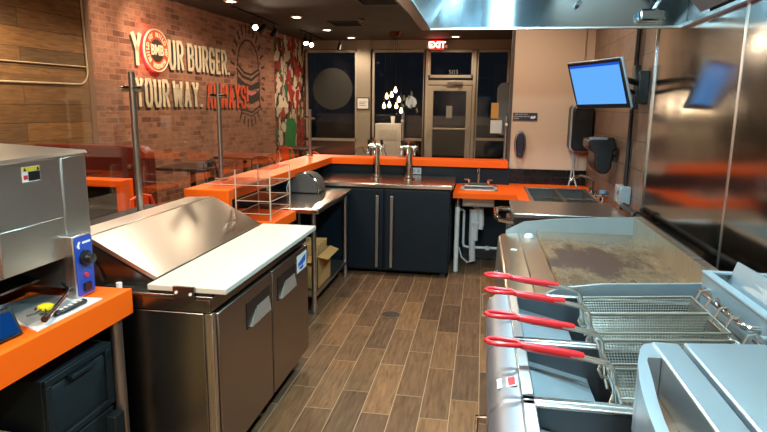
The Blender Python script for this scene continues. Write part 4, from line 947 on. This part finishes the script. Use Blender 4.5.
part('splash_near', MB().prism([(.16, GY0, .88), (.9, GY0, .88), (.9, GY0, 1.03), (.45, GY0, 1.0), (.3, GY0, .975), (.16, GY0, .9)], (0, .014, 0)), STEEL_FRY, t)
part('splash_back', MB().box(.86, .875, GY0, GY1, .9, 1.03).box(.875, .9, GY0, GY1, 1.015, 1.03), steel('griddle_back', (208, 196, 176), .28, (1, 30, 1)), t)
mb = MB()
for y in (2.4, 2.75, 3.1):
    part('knob', MB().lathe([(.024, .058), (.024, .04), (.015, .03), (.001, .03)], (.06, y, .74), 16, 'X'), BLACK, t)
part('valve_cap', MB().lathe([(.028, .9), (.028, .91), (.018, .922), (.001, .924)], (.285, 3.33, 0), 18), WHITE, t, label='small white round cap')
part('sticker', MB().box(.17, .2, 2.98, 3.01, .904, .9065), PAPER, t)
part('drip_tray', MB().box(.06, .2, 2.2, 2.52, .66, .8), steel('drip_tray', (200, 186, 166), .35), t, bevel=.006)
part('tray_wire', MB().tube([(.05, 2.22, .82), (.03, 2.22, .815), (.03, 2.5, .815), (.05, 2.5, .82)], .005, 6), WIRE, t)
for x in (.2, .88):
    for y in (GY0+.06, GY1-.06): part('leg', MB().cyl((x, y, 0), (x, y, .55), .025, 12), STEEL, t)
part('stand_shelf', MB().box(.18, .9, GY0+.04, GY1-.04, .2, .23), STEEL_SIDE, t)

# ------------------------------------------------------------------ fryers
def fryer(y0, y1, label, lit):
    t = thing('deep_fryer', label, 'fryer', (.45, (y0+y1)/2, 0), 'row of stainless deep fryers')
    z = .965; a, b = y0+.001, y1-.001
    part('cabinet', MB().box(.09, 1.02, a, b, .1, .62), STEEL_SIDE, t, bevel=.004)
    part('front_deck', MB().prism([(.12, a, z), (.075, a, z-.005), (.045, a, z-.035), (.04, a, z-.09), (.06, a, .6), (.12, a, .6)], (0, b-a, 0)), steel('fryer_front', (150, 148, 152), .5, (1, 30, 1)), t, bevel=.008, sharp=60)
    part('tank', MB().box(.12, .76, a, a+.012, .62, z-.005).box(.12, .76, b-.012, b, .62, z-.005).box(.12, .135, a, b, .62, z-.005).box(.745, .76, a, b, .62, z-.005).box(.12, .76, a, b, .61, .62), M('fryer_tank_steel', (96, 104, 110), .42, .8, var=.1), t, label='dark inside of the frying tank')
    part('tank_rim', MB().box(.115, .76, a, a+.02, z-.005, z+.004).box(.115, .76, b-.02, b, z-.005, z+.004).box(.115, .145, a, b, z-.005, z+.004).box(.735, .76, a, b, z-.005, z+.004), STEEL, t, bevel=.003)
    part('cold_plate', MB().prism([(.136, a+.012, .915), (.32, a+.012, .87), (.32, a+.012, .86), (.136, a+.012, .905)], (0, b-a-.024, 0)), STEEL_FRY, t, label='pale sloping tray inside the tank')
    fl = part('flue', MB().box(.762, .777, a, b, .62, 1.08).box(1.0, 1.012, a, b, .62, 1.08).box(.777, 1.0, a, a+.012, .62, 1.08).box(.777, 1.0, b-.012, b, .62, 1.08).box(.777, 1.0, a, b, .9, .91), STEEL_FRY, t, bevel=.002)
    part('flue_rim', MB().box(.758, .784, a, b, 1.08, 1.086).box(.784, 1.012, b-.025, b, 1.08, 1.086), M('pale_flue_rim', (196, 212, 218), .35, .5), fl)
    part('door', MB().box(.06, .09, a+.01, b-.01, .14, .58), STEEL_DOOR, t, bevel=.004)
    part('door_handle', MB().tube([(.06, b-.06, .5), (.025, b-.06, .5), (.025, b-.06, .42), (.06, b-.06, .42)], .008, 8), CHROME, t)
    for yy in (a+.06, b-.06): part('leg', MB().cyl((.16, yy, 0), (.16, yy, .1), .022, 12), STEEL, t); part('leg', MB().cyl((.95, yy, 0), (.95, yy, .1), .022, 12), STEEL, t)
    return t
f1 = fryer(1.63, 2.08, 'deep fryer nearest the griddle, carrying the basket hanging rod', 0)
f2 = fryer(1.27, 1.63, 'middle deep fryer with a red and white sticker on its front', 1)
f3 = fryer(.87, 1.27, 'deep fryer nearest the camera, partly under the steel cover', 2)
part('hanging_rod', MB().tube([(.77, 2.0, 1.035), (.735, 2.0, 1.04), (.728, 1.985, 1.04), (.728, 1.665, 1.04), (.735, 1.65, 1.04), (.775, 1.645, 1.04)], .01, 10), CHROME, f1)
part('hanging_rod', MB().tube([(.77, 1.6, 1.03), (.735, 1.6, 1.03), (.728, 1.585, 1.03), (.728, 1.32, 1.03), (.735, 1.305, 1.03), (.775, 1.3, 1.03)], .01, 10), CHROME, f2)
part('flue_flap', MB().prism([(.835, 1.68, 1.05), (.835, 2.06, 1.05), (.858, 2.06, 1.125), (.868, 1.68, 1.125)], (.004, 0, 0)), STEEL_FRY, f1, label='raised steel flap over the flue')
st = part('sticker', MB().prism([(.062, 1.34, .953), (.062, 1.39, .953), (.108, 1.39, .9665), (.108, 1.34, .9665)], (-.0005, 0, .0015)), PAPER, f2)
part('sticker_mark', MB().prism([(.088, 1.345, .9625), (.088, 1.385, .9625), (.104, 1.385, .967), (.104, 1.345, .967)], (-.0005, 0, .0016)), RED, st)
# ------------------------------------------------------------------ fry baskets
def basket():
    t = thing('fry_basket', '', 'fry basket', (.34, 0, 1.0), 'wire fry baskets over the fryers')
    L, W, D = .355, .155, .13; tx = .03
    mb = MB(); pr = .0011
    def P3(a, b, h): return (tx*(1-h)+a*(L-2*tx*(1-h)), (b-.5)*(W-.03*(1-h)), -D*(1-h))
    na, nb, nh = 44, 20, 16
    for i in range(na+1):
        a = i/na
        mb.tube([P3(a, 0, 1), P3(a, 0, 0), P3(a, 1, 0), P3(a, 1, 1)], pr, 4)
    for j in range(1, nb):
        b = j/nb
        mb.tube([P3(0, b, 1), P3(0, b, 0), P3(1, b, 0), P3(1, b, 1)], pr, 4)
    for k in range(nh):
        h = k/nh
        mb.tube([P3(0, 0, h), P3(1, 0, h), P3(1, 1, h), P3(0, 1, h)], pr, 4, True)
    part('wire_mesh', mb, WIRE, t, local=True)
    part('rim', MB().tube([P3(0, 0, 1), P3(.5, 0, 1), P3(1, 0, 1), P3(1, 1, 1), P3(.5, 1, 1), P3(0, 1, 1)], .0042, 8, True), WIRE, t, local=True)
    part('hook', MB().tube([(L-.005, -.04, -.01), (L+.015, -.04, .03), (L+.035, -.04, .033), (L+.045, -.04, .015)], .004, 8), WIRE, t, local=True)
    part('hook', MB().tube([(L-.005, .04, -.01), (L+.015, .04, .03), (L+.035, .04, .033), (L+.045, .04, .015)], .004, 8), WIRE, t, local=True)
    fr = MB()
    for q in (-1, 1):
        fr.tube([(-.1, q*.007, .072), (-.03, q*.009, .054), (-.01, q*.011, .048), (.0, q*.012, .034), (.006, q*.02, -.06), (.01, q*.03, -.09)], .0046, 8)
    fr.tube([(.002, -.06, -.002), (.002, .06, -.002)], .0045, 8).tube([(.01, -.05, -.05), (-.004, -.02, -.06), (-.004, .02, -.06), (.01, .05, -.05)], .004, 8)
    h = part('handle_frame', fr, WIRE, t, local=True)
    part('grip', MB().tube([(-.07, 0, .066), (-.085, 0, .07), (-.19, 0, .09), (-.215, 0, .095)], [.0105, .0115, .0115, .009], 12)
         .tube([(-.205, 0, .093), (-.225, .015, .1), (-.27, .018, .105), (-.29, .013, .107), (-.298, 0, .108), (-.29, -.013, .107), (-.27, -.018, .105), (-.225, -.015, .1)], .006, 10, True), REDHANDLE, h, local=True, label='red coated looped grip')
    return t
b0 = basket()
BL = ('wire fry basket farthest from the camera, next to the griddle', 'second wire fry basket from the griddle', 'third wire fry basket from the griddle', 'wire fry basket nearest the camera, half under the steel cover')
for i, y in enumerate((1.875, 1.718, 1.53, 1.373)):
    o = b0 if i == 0 else dup(b0)
    o.location = (.335, y, (1.0, .998, .99, .977)[i]); o.rotation_euler = (0, -.075, 0); o['label'] = BL[i]
# ------------------------------------------------------------------ steel cover in the foreground
t = thing('fryer_cover', 'stainless cover with a curved front in the lower right corner', 'cover', (.6, 1.0, .97))
zt = 1.12
out_ = [(.385, 1.285), (.365, 1.275), (.35, 1.245), (.33, 1.18), (.313, 1.1), (.302, 1.03), (.294, .96), (.288, .88), (.284, .78), (.282, .62)]
inn = [(.382, 1.205), (.356, 1.203), (.35, 1.19), (.343, 1.14), (.332, 1.07), (.322, 1.01), (.315, .95), (.309, .88), (.305, .78), (.303, .62)]
mb = MB()
for k in range(len(out_)-1):
    (x0, y0), (x1, y1) = out_[k], out_[k+1]; (a0, b0_), (a1, b1_) = inn[k], inn[k+1]
    mb.hexa([(x0, y0, .972), (a0, b0_, .972), (a1, b1_, .972), (x1, y1, .972), (x0, y0, zt), (a0, b0_, zt), (a1, b1_, zt), (x1, y1, zt)])
part('front_rim', mb, STEEL_COVER, t, sharp=50)
part('recess_floor', MB().prism([(x, y, 1.03) for x, y in inn]+[(.385, .62, 1.03)], (0, 0, .006)), M('recess_brown_reflection', (142, 104, 78), .35, .6), t)  # brown colour stands in for the warm reflection in the steel recess
part('recess_divider', MB().box(.345, .352, .62, 1.2, 1.03, 1.05), BLACKM, t)
part('front_lid', MB().box(.383, .438, .62, 1.285, .975, zt+.004), STEEL_COVER, t, bevel=.004)
part('main_lid', MB().prism([(.448, .62, .975), (.448, .62, zt+.006), (.6, .62, zt+.016), (.757, .62, zt+.01), (.757, .62, .975)], (0, .665, 0)), STEEL_COVER, t, bevel=.004)
part('lid_slot', MB().box(.438, .448, .62, 1.28, zt-.08, zt-.03), BLACKM, t)

# ------------------------------------------------------------------ extractor hood
t = thing('extractor_hood', 'large stainless extractor hood over the cooking line', 'hood', (.35, 2.0, 2.07))
HX0, HX1, HY0, HY1, HZ = -.38, 1.085, -.6, 3.62, 2.07
part('outer_shell', MB().box(HX0-.006, HX0, HY0, HY1, HZ, 2.75).box(HX0, HX1, HY1, HY1+.006, HZ, 2.75).box(HX0, HX1, HY0-.006, HY0, HZ, 2.75).box(HX0, HX1, HY0, HY1, 2.74, 2.75), STEEL_HOOD, t)
part('lip', MB().box(HX0, HX0+.05, HY0, HY1, HZ, HZ+.012).box(HX0, HX1, HY1-.02, HY1, HZ, HZ+.012).box(HX0+.046, HX0+.05, HY0, HY1, HZ, HZ+.03).box(HX1-.03, HX1, HY0, HY1, HZ, HZ+.02), STEEL, t, bevel=.003)
part('inner_slope', MB().prism([(HX0+.05, HY0, HZ+.012), (HX0+.3, HY0, 2.55), (HX0+.3, HY0, 2.74), (HX0, HY0, 2.74), (HX0, HY0, HZ+.012)], (0, HY1-HY0-.02, 0)), STEEL_HOOD, t)
part('end_panel', MB().box(HX0, HX1, HY1-.02, HY1-.001, HZ+.012, 2.74), STEEL_HOOD, t)
part('filter_bank', MB().prism([(HX1-.02, HY0, HZ+.04), (HX1-.5, HY0, 2.6), (HX1-.5, HY0, 2.62), (HX1-.01, HY0, HZ+.06)], (0, HY1-HY0-.3, 0)), steel('baffle_filter', (120, 108, 98), .5, (1, 30, 1)), t)
for y in (2.75, 1.2):
    lp = part('hood_lamp', MB().lathe([(.03, 2.62), (.038, 2.56), (.038, 2.44), (.025, 2.405), (.001, 2.4)], (.12, y, 0), 20), emit('cool_lamp_globe', (214, 240, 255), 16), t, label='bright cool hood lamp')
    part('lamp_base', MB().lathe([(.07, 2.62), (.07, 2.74)], (.12, y, 0), 20), STEEL, lp)
    light('hood_lamp_light', 'POINT', (.12, y, 2.34), 125, COOL, .04)
part('junction_box', MB().prism([(a, HY1-.02, b) for a, b in rrect(.82, .96, 2.1, 2.165, .02)], (0, -.07, 0)), STEEL_HOOD, t, bevel=.012)
part('conduit', MB().tube([(.9, HY1-.055, 2.16), (.94, HY1-.07, 2.24), (.96, HY1-.3, 2.32)], .012, 8), CHROME, t)
part('nozzle', MB().cyl((.5, HY1-.03, 2.2), (.5, HY1-.1, 2.2), .014, 10), BLACK, t)

# floor drain
t = thing('floor_drain', 'round metal floor drain in the plank tile aisle', 'drain', (-.655, 4.36, 0))
part('ring', MB().lathe([(.07, .001), (.07, .004), (.085, .004), (.085, .001)], (-.655, 4.36, 0), 30, loop=True), M('drain_ring', (140, 118, 96), .4, .6), t)
mb = MB().lathe([(.001, .0005), (.07, .0005), (.07, .003), (.001, .003)], (-.655, 4.36, 0), 30)
part('grate', mb, M('drain_grate', (84, 70, 58), .5, .4, var=.3, scale=60), t)

# ------------------------------------------------------------------ light, world, view
w = bpy.data.worlds.new('night'); SC.world = w; w.use_nodes = True
w.node_tree.nodes['Background'].inputs[0].default_value = (.022, .018, .017, 1); w.node_tree.nodes['Background'].inputs[1].default_value = 1
# unseen ceiling panel added behind the camera to light the kitchen
t = thing('added_ceiling_panel', 'unseen flat ceiling panel added behind the camera to light the kitchen', 'ceiling light', (-1.0, -.5, CZ-.03))
part('frame', MB().box(-1.62, -.38, -.82, -.18, CZ-.04, CZ), TRIMW, t); part('diffuser', MB().box(-1.6, -.4, -.8, -.2, CZ-.045, CZ-.04), emit('added_panel_diffuser', (255, 232, 204), 3), t)
light('added_panel_light', 'AREA', (-1.0, -.5, CZ-.06), 120, NEUT, 1.2, sizey=.6)

SC.view_settings.view_transform = 'Standard'; SC.view_settings.look = 'None'
SC.view_settings.gamma = 1; SC.view_settings.use_curve_mapping = False
SC.view_settings.exposure = 0.14
SC.cycles.use_denoising = True
SC.cycles.max_bounces = 8; SC.cycles.transparent_max_bounces = 16; SC.cycles.caustics_reflective = False; SC.cycles.caustics_refractive = False
SC.cycles.sample_clamp_indirect = 4.0
